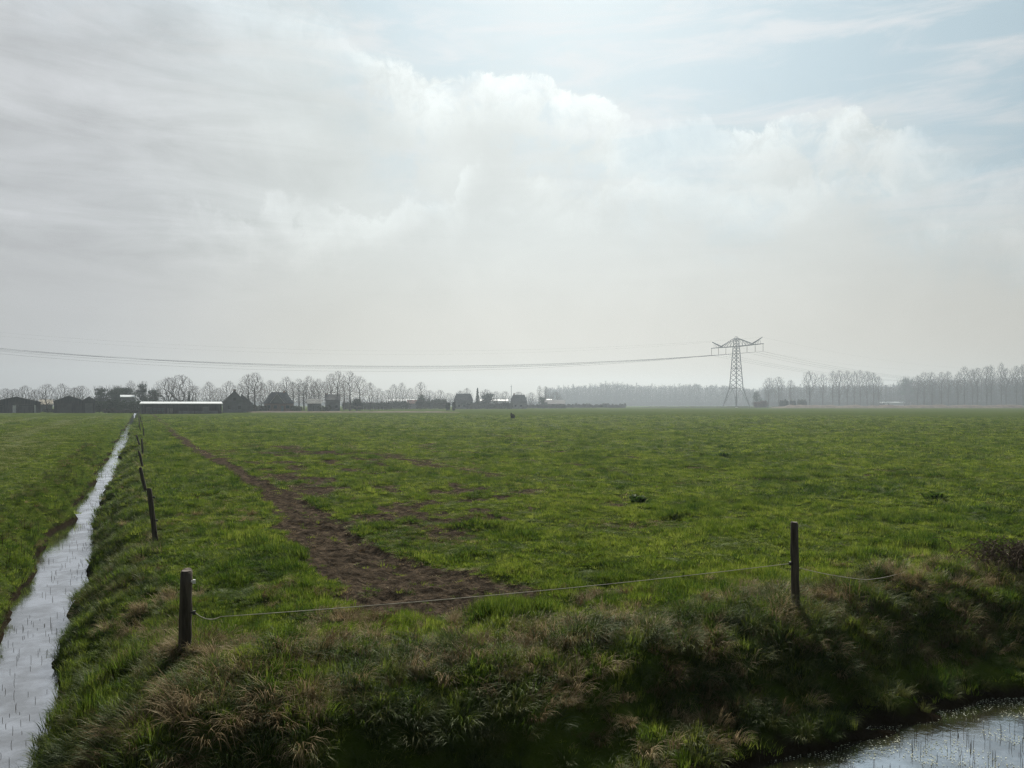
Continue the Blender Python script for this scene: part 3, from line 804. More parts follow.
GL = 'bare winter trees around the farms'
for kind, px, d, top, w_, lb in [
    ('round', 6, 300, 388.5, 18, 'low bare tree behind the wide dark shed, at the very end of the tree line'),
    ('round', 25, 290, 386, 19, 'rounded bare tree rising over the ridge of the wide dark shed'),
    ('round', 47, 285, 384.5, 22, 'broad bare tree over the small cream building between the two dark sheds'),
    ('round', 62, 288, 384, 18, 'bare tree just behind the black gabled shed'),
    ('round', 82, 292, 386, 20, 'bare tree with open crown above the narrow shed with the grey door'),
    ('tall', 131, 330, 381, 9, 'slender bare tree poking out of the evergreens behind the hedge'),
    ('round', 168, 275, 378, 30, 'wide bare tree behind the white roofed barn, its lower crown'),
    ('round', 180, 278, 375.5, 36, 'largest spreading bare tree, above the middle of the white roofed barn'),
    ('round', 209, 285, 382.5, 17, 'small globe shaped bare tree over the end of the white roofed barn'),
    ('round', 229, 290, 381.5, 19, 'flat topped bare tree behind the house with the steep gable'),
    ('tall', 248, 285, 375, 15, 'bare tree beside the steep gable house, forked and upright'),
    ('tall', 255, 290, 373, 15, 'tall bare tree just past the steep gable house'),
    ('round', 270, 325, 380.5, 18, 'bare tree above the hipped roof of the brick house'),
    ('round', 287, 325, 377, 17, 'rounded bare tree behind the chimney of the brick house'),
    ('tall', 299, 310, 379, 11, 'slim bare tree right beside the brick house'),
    ('round', 309, 330, 376.5, 18, 'bare tree with broad head above the low pale shed'),
    ('tall', 319, 325, 379, 11, 'narrow bare tree between the pale shed and the tall dark house'),
    ('tall', 331, 330, 374, 12, 'bare tree over the tall dark house, its left trunk'),
    ('tall', 338, 325, 371.5, 13, 'highest bare tree, over the tall dark house'),
    ('tall', 350, 330, 371.5, 13, 'tall bare tree with ivy dark base past the tall dark house'),
    ('tall', 360, 335, 376.5, 12, 'leaning bare tree beside the ivy based one'),
    ('round', 370, 345, 383, 16, 'round headed bare tree at the end of the tall group'),
    ('round', 394, 420, 384.5, 14, 'bare tree standing apart above the long hedge'),
    ('round', 402, 425, 383, 12, 'bare tree touching the one that stands apart over the hedge'),
    ('round', 410, 430, 388, 14, 'low bare tree over the little red roofed house'),
    ('tall', 421, 420, 382.5, 11, 'pointed bare tree past the little red roofed house'),
    ('round', 440, 440, 390, 14, 'low spreading bare tree before the two dark bushes'),
    ('round', 467, 470, 388.5, 13, 'bare tree behind the long farmhouse'),
    ('round', 486, 480, 389.5, 18, 'bare tree with dense twigs beyond the spruce'),
    ('round', 505, 490, 391.5, 14, 'low bare tree beside the hip roofed farm'),
    ('tall', 539.5, 540, 386, 5, 'narrow bare tree at the end of the long low barn'),
    ('tall', 545.5, 540, 386.5, 6, 'second narrow bare tree above the long low barn'),
    ('round', 15, 330, 389, 20, 'faint bare tree in the gap near the end of the tree line'),
    ('round', 36, 330, 389.5, 18, 'faint bare tree behind the gap between the wide dark shed and the cream building'),
    ('round', 74, 335, 388, 22, 'faint bare tree behind the black gabled shed'),
    ('round', 118, 340, 386, 20, 'bare tree showing over the dark evergreens behind the hedge'),
    ('round', 195, 330, 386, 24, 'faint bare tree behind the spruce by the white roofed barn'),
    ('round', 218, 335, 388, 18, 'low faint bare tree between the globe tree and the steep gable house'),
    ('round', 240, 330, 384, 18, 'bare tree showing just over the wing of the steep gable house'),
    ('round', 262, 335, 383, 16, 'bare tree in the gap between the steep gable house and the brick house'),
    ('tall', 279, 335, 383, 12, 'bare tree straight above the gable of the brick house'),
    ('tall', 293, 335, 382.5, 12, 'bare tree over the far end of the brick house roof'),
    ('tall', 304, 340, 383, 13, 'bare tree between the brick house and the low pale shed'),
    ('tall', 314, 340, 382, 13, 'bare tree over the end of the low pale shed'),
    ('tall', 326, 345, 382, 12, 'bare tree over the chimney of the tall dark house'),
    ('tall', 344, 345, 381, 11, 'thin bare tree between the two tallest bare trees'),
    ('round', 379, 420, 388.5, 15, 'faint bare tree in the gap past the tall group'),
    ('round', 387, 450, 390, 14, 'low bare tree before the tree that stands apart'),
    ('round', 430, 450, 390.5, 14, 'low bare tree behind the ragged hedge'),
    ('round', 449, 500, 393, 14, 'low faint bare tree behind the two dark bushes'),
    ('round', 460, 500, 391, 14, 'faint bare tree over the near end of the long farmhouse'),
    ('round', 496, 520, 391.5, 14, 'faint bare tree between the spruce and the hip roofed farm'),
    ('round', 519, 540, 392, 16, 'faint bare tree behind the hip roofed farm'),
    ('round', 531, 560, 392.5, 14, 'faint bare tree before the long low barn'),
    ('round', 555, 600, 392, 18, 'faint bare tree where the wood begins behind the long low barn'),
]:
    tree(kind, px, d, top, w_, lb, GL)
for kind, px, d, top, w_, lb in [
    ('dense', 101, 300, 386.5, 25, 'dark evergreen tree behind the clipped hedge, next to the narrow shed'),
    ('dense', 115, 305, 385.5, 27, 'broad dark evergreen tree in the middle of the clump behind the hedge'),
    ('dense', 127, 312, 386.5, 26, 'dark evergreen tree above the pale flat roof'),
    ('dense', 142.5, 300, 382, 17, 'tallest dark evergreen tree, at the end of the white roofed barn'),
    ('dense', 154, 290, 387.5, 19, 'small dark evergreen tree behind the white roofed barn'),
    ('spruce', 189, 260, 391, 6, 'dark cone shaped spruce behind the white roofed barn'),
    ('spruce', 477.5, 440, 387.5, 7, 'dark pointed spruce beside the long farmhouse'),
    ('dense', 357, 320, 398, 16, 'ivy dark bushy tree under the tall bare trees'),
    ('dense', 421, 415, 394, 13, 'dark bushy tree beneath the pointed bare tree'),
    ('dense', 487, 470, 392, 22, 'broad dark bushy tree beyond the spruce'),
    ('dense', 906, 900, 376.5, 24, 'dark evergreen tree filling the gap between the two poplar rows'),
    ('dense', 757, 690, 391, 12, 'dark bushy tree at the foot of the wood beside the pylon'),
    ('dense', 543, 500, 396, 11, 'dark bushy tree at the end of the long low barn'),
]:
    tree(kind, px, d, top, w_, lb, 'evergreen trees around the farms')
ORD = ['first', 'second', 'third', 'fourth', 'fifth', 'sixth', 'seventh', 'eighth', 'ninth', 'tenth', 'eleventh', 'twelfth', 'thirteenth', 'fourteenth', 'fifteenth', 'sixteenth', 'seventeenth', 'eighteenth', 'nineteenth', 'twentieth']
rowA = [(770, 377.5, 13), (780, 376, 12), (790.5, 380, 7), (811, 372.5, 16), (823, 373.5, 11), (832, 372, 10), (840, 371, 10), (847, 371.5, 9), (854, 372, 9), (860, 371.5, 9), (866, 371, 9), (872, 373, 9), (878, 375.5, 8)]
for i, (px, top, w_) in enumerate(rowA):
    tree('poplar', px + random.uniform(-1.5, 1.5), 760 + random.uniform(-8, 8), top + random.uniform(-1.0, 1.4), w_ + random.uniform(0, 4), '%s bare poplar from the pylon in the short row beyond the field' % ORD[i], 'poplars in the short row')
rowB = [(916, 374), (923, 371), (931, 372), (940, 371), (949, 370.5), (957, 371), (964, 368.5), (972, 370), (979, 367.5), (986, 366.5), (993, 366.5), (1000, 365), (1008, 367.5), (1016, 366), (1023, 365), (1031, 366)]
for i, (px, top) in enumerate(rowB):
    tree('poplar', px + random.uniform(-2, 2), 740 + random.uniform(-8, 8), top + random.uniform(-1.5, 2.5), random.uniform(10, 16), '%s bare poplar past the dark evergreen in the long tall row' % ORD[i], 'poplars in the long row')

# far-off woods: each reads as one hazy mass
def wood(name, px0, px1, d, depth, ytop, step, label, dens=1.0, seed=3):
    random.seed(seed); m = MB()
    x = px0
    while x < px1:
        dd = d + random.uniform(0, depth); X, Y = at(x, dd)
        tp = ytop(x) if callable(ytop) else ytop
        H_ = zpx(tp + random.uniform(-1.0, 2.2) + (random.random() < .1) * -2.0, dd)
        m.tube([(X, Y, -.2), (X + random.uniform(-.3, .3), Y, H_ * .5), (X + random.uniform(-.6, .6), Y, H_)], [.30, .24, .09], 4, False)
        for k in range(int(80 * dens)):
            t = random.uniform(0.06, .97); a = random.uniform(0, 6.28); L = H_ * random.uniform(.08, .2) * (1.25 - t * .8)
            m.tube([(X, Y, H_ * t), (X + L * math.cos(a) * .8, Y + L * math.sin(a) * .8, min(H_ * t + L * random.uniform(.4, 1.0), H_ * 1.02))], [.14, .06], 3, False)
        for k in range(5):   # undergrowth
            bx = X + random.uniform(-3, 3); by = Y + random.uniform(-3, 3)
            for _ in range(12):
                a = random.uniform(0, 6.28); m.tube([(bx, by, 0), (bx + 1.3 * math.cos(a), by + 1.3 * math.sin(a), random.uniform(2, 6))], [.12, .05], 3, False)
        x += step * random.uniform(.5, 1.5)
    o = m.build(name, M['bark'])
    return tag(o, label, None, None, 'stuff')

wood('wood', 545, 768, 1150, 90, lambda x: 387.3 + 1.5 * math.sin(x * .05) - 2.5 * (x > 600) * (x < 700) + 2 * (x > 735), .36, 'bare hazy wood stretching behind the field beside the pylon', .9, 3)
wood('wood', 762, 1060, 1200, 80, lambda x: 387 - (x - 800) * .018, .45, 'bluish wood filling the distance under the poplar rows', .9, 4)
wood('wood', -30, 550, 1120, 70, lambda x: 397.5 + 1.2 * math.sin(x * .07), .9, 'faint line of far trees behind the farms', .7, 5)

wood('wood', 905, 1060, 860, 60, lambda x: 381 - (x - 905) * .03, .8, 'hazy thicket of bare trees close behind the long poplar row', .7, 6)
wood('wood', 765, 912, 900, 50, lambda x: 385.5, .9, 'hazy thicket of bare trees close behind the short poplar row', .6, 8)
# hedges and bushes
def hedge(name, px0, px1, d, depth, top, label, cat, mat='hedge', lump=0.25, group=None, dens=1.0):
    X0, Y0 = at(px0, d); X1, _ = at(px1, d); h = zpx(top, d); L = X1 - X0
    e = empty(name, ((X0 + X1) / 2, d + depth / 2, 0), label, cat, group)
    b = MB(); st = b
    k = max(3, int(L / 1.1))
    for i in range(k):
        x = -L / 2 + L * (i + .5) / k; hh = h * random.uniform(1 - lump, 1 + lump * .3)
        st.tube([(x, 0, -.2), (x + random.uniform(-.3, .3), random.uniform(-.3, .3), hh * .7)], [.07, .03], 4)
        leaf_blob(b, (x, 0, hh * .5), L / k * .9, depth / 2, hh * .5, int(150 * dens * max(1, hh / 2.5)), .17 + d * .0004)
    b.build('foliage', M[mat], e)
    return e

HG = 'hedges in front of the farms'
hedge('bush', 259, 267, 286, 3, 405.0, 'rounded bush at the near corner of the brown brick house', 'bush', 'hedge', .3)
hedge('bush', 290, 300, 284, 3, 405.5, 'rounded bush at the far corner of the brown brick house', 'bush', 'hedge', .35)
hedge('bush', 318, 329, 300, 3, 405.0, 'rough bush between the low pale shed and the tall dark house', 'bush', 'hedge', .35)
hedge('bush', 42, 53, 262, 3, 408.0, 'low bush in the gap between the two dark sheds', 'bush', 'hedge', .35)
hedge('bush', 466, 482, 436, 3, 401.8, 'shaggy bush at the foot of the spruce by the long farmhouse', 'bush', 'ever', .3)
hedge('hedge', 92, 104, 246, 2.5, 399.5, 'tall dark clipped hedge joining the shed with the grey door', 'hedge', 'ever', .08, HG, 1.5)
hedge('hedge', 104.5, 116, 248, 2.5, 398.8, 'second tall dark hedge block, before the pale flat roof', 'hedge', 'ever', .12, HG, 1.5)
hedge('hedge', 116.5, 139, 250, 3, 400.0, 'uneven dark hedge ending where the long ditch reaches the barn', 'hedge', 'ever', .25, HG, 1.3)
hedge('hedge', 102, 140, 238, 1.5, 408.5, 'low rough hedge at the far edge of the mown field', 'hedge', 'hedge', .4, HG)
hedge('hedge', 246, 264, 300, 2, 404.5, 'low hedge between the steep gable house and the brick house', 'hedge', 'hedge', .3, HG)
hedge('hedge', 342, 392, 380, 3, 402.0, 'long even hedge running past the tall dark house', 'hedge', 'hedge', .08, HG, 1.2)
hedge('hedge', 393, 408, 400, 3, 400.5, 'bulky hedge before the little red roofed house', 'hedge', 'hedge', .2, HG)
hedge('hedge', 416, 446, 410, 3, 398.5, 'tall ragged hedge running up to the two dark bushes', 'hedge', 'hedge', .3, HG)
hedge('hedge', 470, 512, 425, 3, 402.2, 'hedge between the long farmhouse and the hip roofed farm', 'hedge', 'hedge', .2, HG)
hedge('hedge', 526, 566, 500, 3, 404.2, 'low hedge in front of the long low barn', 'hedge', 'hedge', .2, HG)
hedge('hedge', 566, 626, 560, 3, 403.6, 'low broken hedge at the foot of the wood', 'hedge', 'hedge', .45, HG)
hedge('bush', 781, 789, 590, 4, 399, 'small dark bush under the short poplar row, nearer the pylon', 'bush', 'hedge', .2)
hedge('bush', 791, 796, 592, 3, 398.8, 'small dark bush under the short poplar row, second from the pylon', 'bush', 'hedge', .2)
hedge('bush', 799, 807, 594, 4, 399.5, 'wide dark bush under the first full poplar of the short row', 'bush', 'hedge', .2)
hedge('bush', 755, 768, 575, 4, 400.6, 'reddish brown bush at the foot of the pylon', 'bush', 'redbush', .25)
hedge('bush', 446, 449.6, 330, 1.2, 401.5, 'narrow dark bush of a pair standing at the field edge, more upright', 'bush', 'ever', .15)
hedge('bush', 452.5, 455.0, 330, 1.0, 401.0, 'slimmest dark bush of the pair at the field edge', 'bush', 'ever', .15)
hedge('bush', 511, 514, 150, .5, 413.2, 'tiny lone dark bush standing out in the open pasture', 'bush', 'hedge', .5, None, .3)

# weeds: broad dark clumps out in the pasture
def weed(px, py, w_px, label):
    d = CAMZ * F / (py - HZ); X, Y = at(px, d); r_ = w_px * d / F / 2
    e = empty('dock_weed', (X, Y, ground_z(X, Y)), label, 'weed', 'dark weeds in the pasture')
    b = MB()
    for i in range(46):
        a = random.uniform(0, 6.28); L = r_ * random.uniform(.5, 1.1); h = random.uniform(.10, .28) * min(1, r_ * 2 + .3); wd = r_ * .16
        ox, oy = random.gauss(0, r_ * .35), random.gauss(0, r_ * .2); c_, s_ = math.cos(a), math.sin(a)
        b.add([(ox, oy, -.02), (ox + c_ * L * .5 - s_ * wd, oy + s_ * L * .5 + c_ * wd, h * .8), (ox + c_ * L, oy + s_ * L, h), (ox + c_ * L * .5 + s_ * wd, oy + s_ * L * .5 - c_ * wd, h * .8)], [(0, 1, 2, 3)])
    b.build('leaf_rosette', M['lush'], e)
    s_ = MB()
    for i in range(1): s_.tube([(random.gauss(0, r_ * .2), 0, -.02), (random.gauss(0, r_ * .25), 0, .3 * min(1, r_ * 2 + .3))], [.008, .004], 4)
    s_.build('stem', M['stalk'], e)
weed(724, 456, 11, 'compact dark weed of the pair far out in the pasture')
weed(702, 455, 8, 'faint smaller weed next to the compact dark one')
weed(638, 499, 20, 'spreading dark weed in the middle of the pasture')
weed(935, 497, 20, 'dark weed near the right side of the pasture behind the lone post')

# bramble at the end of the bank crest
def bramble(px, py, d, R_, H_, label):
    X, Y = at(px, d); e = empty('bramble_bush', (X, Y, ground_z(X, Y)), label, 'bush')
    b = MB(); lv = MB()
    for i in range(150):
        a = random.uniform(0, 6.28); ln = R_ * random.uniform(.5, 1.2); hh = H_ * random.uniform(.5, 1.1); x0, y0 = random.gauss(0, R_ * .35), random.gauss(0, R_ * .35)
        pts = [(x0 + ln * t * math.cos(a + t * .6), y0 + ln * t * math.sin(a + t * .6), hh * (1 - (2 * t - .85) ** 2) + random.uniform(-.03, .03)) for t in (0, .2, .4, .6, .8, 1)]
        b.tube(pts, [.006, .006, .005, .004, .003, .002], 4, False)
        for p in pts[1:]:
            for _ in range(2):
                q = Vector(p); u_ = Vector((random.gauss(0, 1), random.gauss(0, 1), random.gauss(0, 1))).normalized(); w_ = u_.orthogonal().normalized(); s_ = random.uniform(.01, .028)
                lv.add([q, q + u_ * s_ + w_ * s_ * .5, q + u_ * s_ * 2, q + u_ * s_ - w_ * s_ * .5], [(0, 1, 2, 3)])
    b.build('stems', M['bramble'], e); lv.build('leaves', M['bramble'], e)
bramble(1018, 575, 13.0, .75, .38, 'tangled brown bramble bush on the crest past the lone post')

# ------------------------------------------------------------------ buildings
def windows(e, specs, y, frame='greywall'):
    for xc, zc, w_, h_ in specs:
        f = MB(); t = .09
        f.box(xc - w_ / 2, y - .06, zc - h_ / 2, xc + w_ / 2, y - .004, zc - h_ / 2 + t); f.box(xc - w_ / 2, y - .06, zc + h_ / 2 - t, xc + w_ / 2, y - .004, zc + h_ / 2)
        f.box(xc - w_ / 2, y - .06, zc - h_ / 2 + t, xc - w_ / 2 + t, y - .004, zc + h_ / 2 - t); f.box(xc + w_ / 2 - t, y - .06, zc - h_ / 2 + t, xc + w_ / 2, y - .004, zc + h_ / 2 - t)
        fo = f.build('window', M[frame], e)
        p = MB(); p.box(xc - w_ / 2 + t, y - .03, zc - h_ / 2 + t, xc + w_ / 2 - t, y - .006, zc + h_ / 2 - t); p.build('pane', M['pane'], fo)

def house(name, px0, px1, d, depth, eave, ridge, label, cat, wall, roof, ridge_axis='y', peak=None, chim=(), wins=(), door=None, oh=.3, group=None, hip=0.0, doormat='greywall', yaw=0):
    """local x across the view, y away; eave and ridge are heights in metres"""
    X, Y = at((px0 + px1) / 2, d); yaw += -math.atan2(X, Y); w_ = (px1 - px0) * d / F * math.cos(yaw)
    e = empty(name, (X, Y, 0), label, cat, group, yaw)
    hw = w_ / 2; m = MB(); r = MB(); th = .18
    if ridge_axis == 'y':
        c = ((peak - (px0 + px1) / 2) * d / F) if peak else 0
        m.prism([(-hw, -.3), (hw, -.3), (hw, eave), (c, ridge), (-hw, eave)], 0, depth, 'y')
        sl1 = (ridge - eave) / (c + hw); sl2 = (ridge - eave) / (hw - c)
        r.prism([(-hw - oh, eave - oh * sl1 + .02), (c, ridge + .02), (hw + oh, eave - oh * sl2 + .02), (hw + oh, eave - oh * sl2 + th + .02), (c, ridge + th + .05), (-hw - oh, eave - oh * sl1 + th + .02)], -oh, depth + oh, 'y')
    elif hip:
        m.box(-hw, 0, -.3, hw, depth, eave)
        o = oh; z0 = eave - .1; q = hip * w_
        r.add([(-hw - o, -o, z0), (hw + o, -o, z0), (hw + o, depth + o, z0), (-hw - o, depth + o, z0), (-hw + q, depth / 2, ridge), (hw - q, depth / 2, ridge)],
              [(0, 1, 5, 4), (1, 2, 5), (2, 3, 4, 5), (3, 0, 4), (3, 2, 1, 0)])
    else:
        m.prism([(0, -.3), (depth, -.3), (depth, eave), (depth / 2, ridge), (0, eave)], -hw, hw, 'x')
        sl_ = (ridge - eave) / (depth / 2)
        r.prism([(-oh, eave - oh * sl_ + .02), (depth / 2, ridge + .02), (depth + oh, eave - oh * sl_ + .02), (depth + oh, eave - oh * sl_ + th + .02), (depth / 2, ridge + th + .05), (-oh, eave - oh * sl_ + th + .02)], -hw - oh, hw + oh, 'x')
    m.build('wall', M[wall], e); ro = r.build('roof', M[roof], e)
    for cxp, cy_, cw, top in chim:
        k = MB(); x = (cxp - (px0 + px1) / 2) * d / F; k.box(x - cw / 2, cy_ - cw / 2, ridge - 1.2, x + cw / 2, cy_ + cw / 2, top); k.box(x - cw * .6, cy_ - cw * .6, top, x + cw * .6, cy_ + cw * .6, top + .12)
        k.build('chimney', M['brick'], ro)
    windows(e, wins, 0)
    if door:
        for (xa, xb, zt) in door:
            k = MB(); k.box(xa, -.08, -.1, xb, -.004, zt); k.build('door', M[doormat], e)
    return e

Z = zpx
house('shed', -9, 41, 245, 22, Z(402.3, 245), Z(397.3, 245), 'wide low dark shed with shallow gable and white door posts', 'shed', 'shed', 'shedroof', 'y', 16,
      door=[(-.9 + 0.0, 0.0, 2.4), (4.9, 5.4, 2.5)], doormat='white', wins=[(-5.2, 2.3, 3.6, .5), (2.6, 2.35, 4.0, .45)])
house('cottage', 40, 52.5, 285, 8, Z(404.5, 285), Z(400, 285), 'small cream building with pale roof between the two dark sheds', 'house', 'greywall', 'cream', 'x', door=[(-.5, .4, 2)])
house('shed', 54, 86, 246, 18, Z(401.5, 246), Z(396.3, 246), 'black gabled shed with dark closed front beside the narrow shed', 'shed', 'shed', 'shedroof', 'y', 69, door=[(-3.5, .5, 3.0)], doormat='shedroof')
house('shed', 83.2, 95, 242, 12, Z(400.6, 242), Z(397.0, 242), 'narrow dark shed with tall pale grey door', 'shed', 'shed', 'shedroof', 'y', 89, door=[(-1.05, 1.0, 3.0)], doormat='greywall')
house('outbuilding', 121, 134, 295, 6, Z(397.2, 295), Z(395.4, 295), 'outbuilding whose pale flat roof shows over the dark hedge', 'shed', 'greywall', 'whiteroof', 'x')
# open barn with the white roof
d = 226; X, Y = at(182, d); ya = -math.atan2(X, Y); hw = 40.5 * d / F * math.cos(ya)
e = empty('open_barn', (X, Y, 0), 'long low open fronted barn with bright white roof', 'barn', None, ya)
m = MB(); m.prism([(-.6, Z(404.2, d)), (9, Z(404.2, d) + .62), (9, Z(404.2, d) + .78), (-.6, Z(404.2, d) + .22)], -hw - .3, hw + .3, 'x'); m.build('roof', M['whiteroof'], e)
m = MB(); m.box(-hw, 8.6, -.2, hw, 8.8, Z(404.2, d) + .55); m.build('back_wall', M['shed'], e)
for sx in (-hw, hw - .2):
    m = MB(); m.box(sx, .2, -.2, sx + .2, 8.59, Z(404.2, d) + .02); m.build('side_wall', M['shed'], e)
for i in range(7):
    x = -hw + .6 + (2 * hw - 1.2) * i / 6; m = MB(); m.box(x - .1, 0, -.2, x + .1, .19, Z(404.2, d) + .03); m.build('post', M['shed'], e)
m = MB(); m.box(-hw + 10, .5, -.1, hw - 1, .7, .8); m.build('low_wall', M['greywall'], e)
bx, by = at(155, d + .5)
f = empty('feed_barrier', (bx, by, 0), 'teal green metal feed barrier under the near end of the white roofed barn', 'barrier', None, ya)
m = MB(); L = 2.4
for zz in (.3, .8, 1.35): m.box(-L, -.04, zz, L, .04, zz + .1)
m.build('rail', M['teal'], f)
for i in range(13):
    x = -L + 2 * L * i / 12; m = MB(); m.box(x - .05, -.035, -.05 if i % 4 == 0 else .401, x + .05, .035, 1.349 if i % 4 else 1.5)
    m.build('bar', M['teal'], f)
def crate(px, d, w_, h_, mat, label):
    X, Y = at(px, d); e = empty('crate', (X, Y, 0), label, 'crate', 'crates under the white roofed barn', ya)
    m = MB(); m.box(-w_ / 2, 0, .1, w_ / 2, 1.0, h_); m.build('bin', M[mat], e)
    m = MB()
    for x in (-w_ / 2, -.06, w_ / 2 - .12): m.box(x, 0, -.02, x + .12, 1.0, .098)
    m.build('runner', M['shed'], e)
crate(149, d + 1.5, 1.5, 1.9, 'greywall', 'grey crate behind the teal feed barrier, tallest of the three')
crate(206, d + 2, 1.8, 2.0, 'greywall', 'pale crate standing alone near the house end of the white roofed barn')
crate(170, d + 2, 1.4, 1.5, 'rubble', 'light crate in the middle of the white roofed barn')

house('house', 222.5, 246.5, 256, 11, Z(402.5, 256), Z(391.3, 256), 'house with steep dark gable and chimney at the end of the white roofed barn', 'house', 'greywall', 'tiles', 'y', 234.5, chim=[(234.5, .8, .8, Z(389.6, 256))], wins=[(-1.6, 1.7, 1.1, 1.3), (1.6, 1.7, 1.1, 1.3), (0, 4.4, .9, 1.1)])
house('house_wing', 240.5, 253, 262, 8, Z(404, 262), Z(394.4, 262), 'lower wing of a house peeping out beside the steep gable house', 'house', 'greywall', 'tiles', 'y', 241.5)
house('house', 264, 293.5, 292, 9, Z(403.2, 292), Z(392, 292), 'brown brick house with big dark hipped roof and pale central gable', 'house', 'brick', 'tiles', 'x', hip=.24, chim=[(284, 4.5, .8, Z(390.8, 292))],
      wins=[(-3.6, 1.7, 1.2, 1.3), (-1.2, 1.7, 1.2, 1.3), (3.3, 1.7, 1.4, 1.3)], door=[(.8, 1.8, 2.1)])
pp = bpy.data.objects.new('front_gable', None)
e = [o for o in COL.objects if o.name.startswith('house') and 'hipped' in o.get('label', '')][0]
m = MB(); m.prism([(-2.3, Z(403, 292)), (2.3, Z(403, 292)), (0, Z(394.4, 292))], -.32, 3, 'y'); fg = m.build('front_gable', M['greywall'], e); fg.location = (-.6, 0, 0)
m = MB(); m.prism([(-2.6, Z(403.2, 292)), (0, Z(394.4, 292) + .04), (2.6, Z(403.2, 292)), (2.6, Z(403.2, 292) + .25), (0, Z(394.4, 292) + .35), (-2.6, Z(403.2, 292) + .25)], -.5, 3, 'y'); m.build('gable_trim', M['rubble'], fg)
house('shed', 307.5, 321, 312, 7, Z(403.5, 312), Z(399.3, 312), 'low pale shed standing before the bare trees', 'shed', 'greywall', 'rubble', 'x', door=[(-1.2, .2, 1.9)])
house('house', 325.5, 340, 322, 8, Z(400, 322), Z(394.7, 322), 'tall dark house with chimney beneath the highest bare trees', 'house', 'greywall', 'tiles', 'x', chim=[(326.7, 4, .8, Z(393.6, 322))], wins=[(-1.5, 1.7, 1.1, 1.2), (1.5, 1.7, 1.1, 1.2)])
house('house', 407.5, 416.5, 460, 7, Z(403.4, 460), Z(400.3, 460), 'little house with red tiled roof among hedges', 'house', 'greywall', 'redtiles', 'x', wins=[(-1, 1.5, 1, 1)])
house('farmhouse', 453.8, 473, 445, 10, Z(400.5, 445), Z(393.5, 445), 'long dark roofed farmhouse with white band beside the spruce', 'house', 'greywall', 'tiles', 'x', hip=.12, wins=[(-2.5, 1.7, 1.2, 1.3), (.4, 1.7, 1.2, 1.3), (3, 1.7, 1.2, 1.3)])
house('farmhouse', 510.5, 527, 470, 10, Z(402, 470), Z(394.6, 470), 'hip roofed dark farm standing before the wood', 'house', 'greywall', 'tiles', 'x', hip=.14, chim=[(514, 5, .8, Z(393.2, 470))], wins=[(-2, 1.7, 1.2, 1.3), (1.4, 1.7, 1.6, 1.3)])
house('barn', 541, 565, 520, 10, Z(404.0, 520), Z(400.2, 520), 'long low dark barn at the end of the farm line', 'barn', 'greywall', 'tiles', 'x', door=[(-1.5, 1.5, 2)])
house('greenhouse', 388, 414, 640, 12, Z(401.4, 640), Z(399.2, 640), 'pale greenhouse glinting behind the hedge left of the red roof', 'greenhouse', 'greenglass', 'greenglass', 'x')
house('greenhouse', 478, 508, 660, 12, Z(401.2, 660), Z(399.6, 660), 'long pale greenhouse behind the spruce', 'greenhouse', 'greenglass', 'greenglass', 'x')
house('greenhouse', 878, 918, 900, 12, Z(402.9, 900), Z(401.9, 900), 'long pale greenhouse low under the poplars', 'greenhouse', 'greenglass', 'greenglass', 'x')
house('greenhouse', 545, 552, 640, 8, Z(400.4, 640), Z(399.3, 640), 'short pale roof just above the long low barn', 'greenhouse', 'greenglass', 'greenglass', 'x')
# mast
X, Y = at(511.3, 700); e = empty('radio_mast', (X, Y, 0), 'thin grey mast rising over the hip roofed farm', 'mast')
m = MB(); m.tube([(0, 0, -.2), (0, 0, Z(388, 700)), (0, 0, Z(384.5, 700))], [.35, .25, .08], 6); m.build('pole', M['steel'], e)
m = MB(); m.box(-.8, -.1, Z(386.6, 700), .8, .1, Z(386.6, 700) + .25); m.build('antenna', M['steel'], e)
# paddock posts by the houses
k = 0
for px in (357, 360, 363.5, 367, 370, 373.5, 377, 380, 383.5):
    X, Y = at(px, 350); e = empty('paddock_post', (X, Y, 0), 'short pale paddock post in the row before the long even hedge', 'post', 'paddock posts before the long hedge')
    m = MB(); m.tube([(0, 0, -.2), (0, 0, 1.4)], [.11, .10], 6); m.build('shaft', M['greywall'], e)
    m = MB(); m.tube([(0, 0, 1.4), (0, 0, 1.5)], [.12, .05], 6); m.build('cap', M['greywall'], e)
for px, d, h, lb in ((10.5, 262, 1.6, 'dark gate post at the field edge before the wide dark shed'), (24.5, 255, 1.5, 'dark gate post below the white door posts of the wide shed'), (313.5, 296, 2.0, 'dark gate post by the low pale shed')):
    X, Y = at(px, d - 20); e = empty('gate_post', (X, Y, 0), lb, 'post', 'gate posts at the field edge')
    m = MB(); m.tube([(0, 0, -.2), (0.03, 0, h)], [.12, .11], 6); m.build('shaft', M['shed'], e)
    m = MB(); m.tube([(0.03, 0, h), (0.03, 0, h + .1)], [.13, .06], 6); m.build('cap', M['shed'], e)

# earth bank along the far side of the pasture
def ridge_strip(name, px0, px1, d, wid, h, mat):
    m = MB(); kx = 60
    for i in range(kx + 1):
        X, Y = at(px0 + (px1 - px0) * i / kx, d); hh = h * (0.75 + .5 * random.random()) * min(1, i / 4, (kx - i) / 4 + .01)
        for (dy, zf) in ((-wid, -.05), (-wid * .4, .8), (0, 1), (wid * .5, .85), (wid, -.05)):
            m.v.append((X, Y + dy, hh * zf if zf > 0 else -.05))
    for i in range(kx):
        for j in range(4):
            a_ = i * 5 + j; m.f.append((a_, a_ + 5, a_ + 6, a_ + 1))
    return tag(m.build(name, M[mat], None, True), kind='structure')
ridge_strip('earth_bank', 770, 1075, 540, 7, 1.95, 'plough')
ridge_strip('earth_bank', 640, 800, 600, 5, .9, 'hedge')
ridge_strip('earth_bank', 190, 460, 262, 2, .28, 'plough')

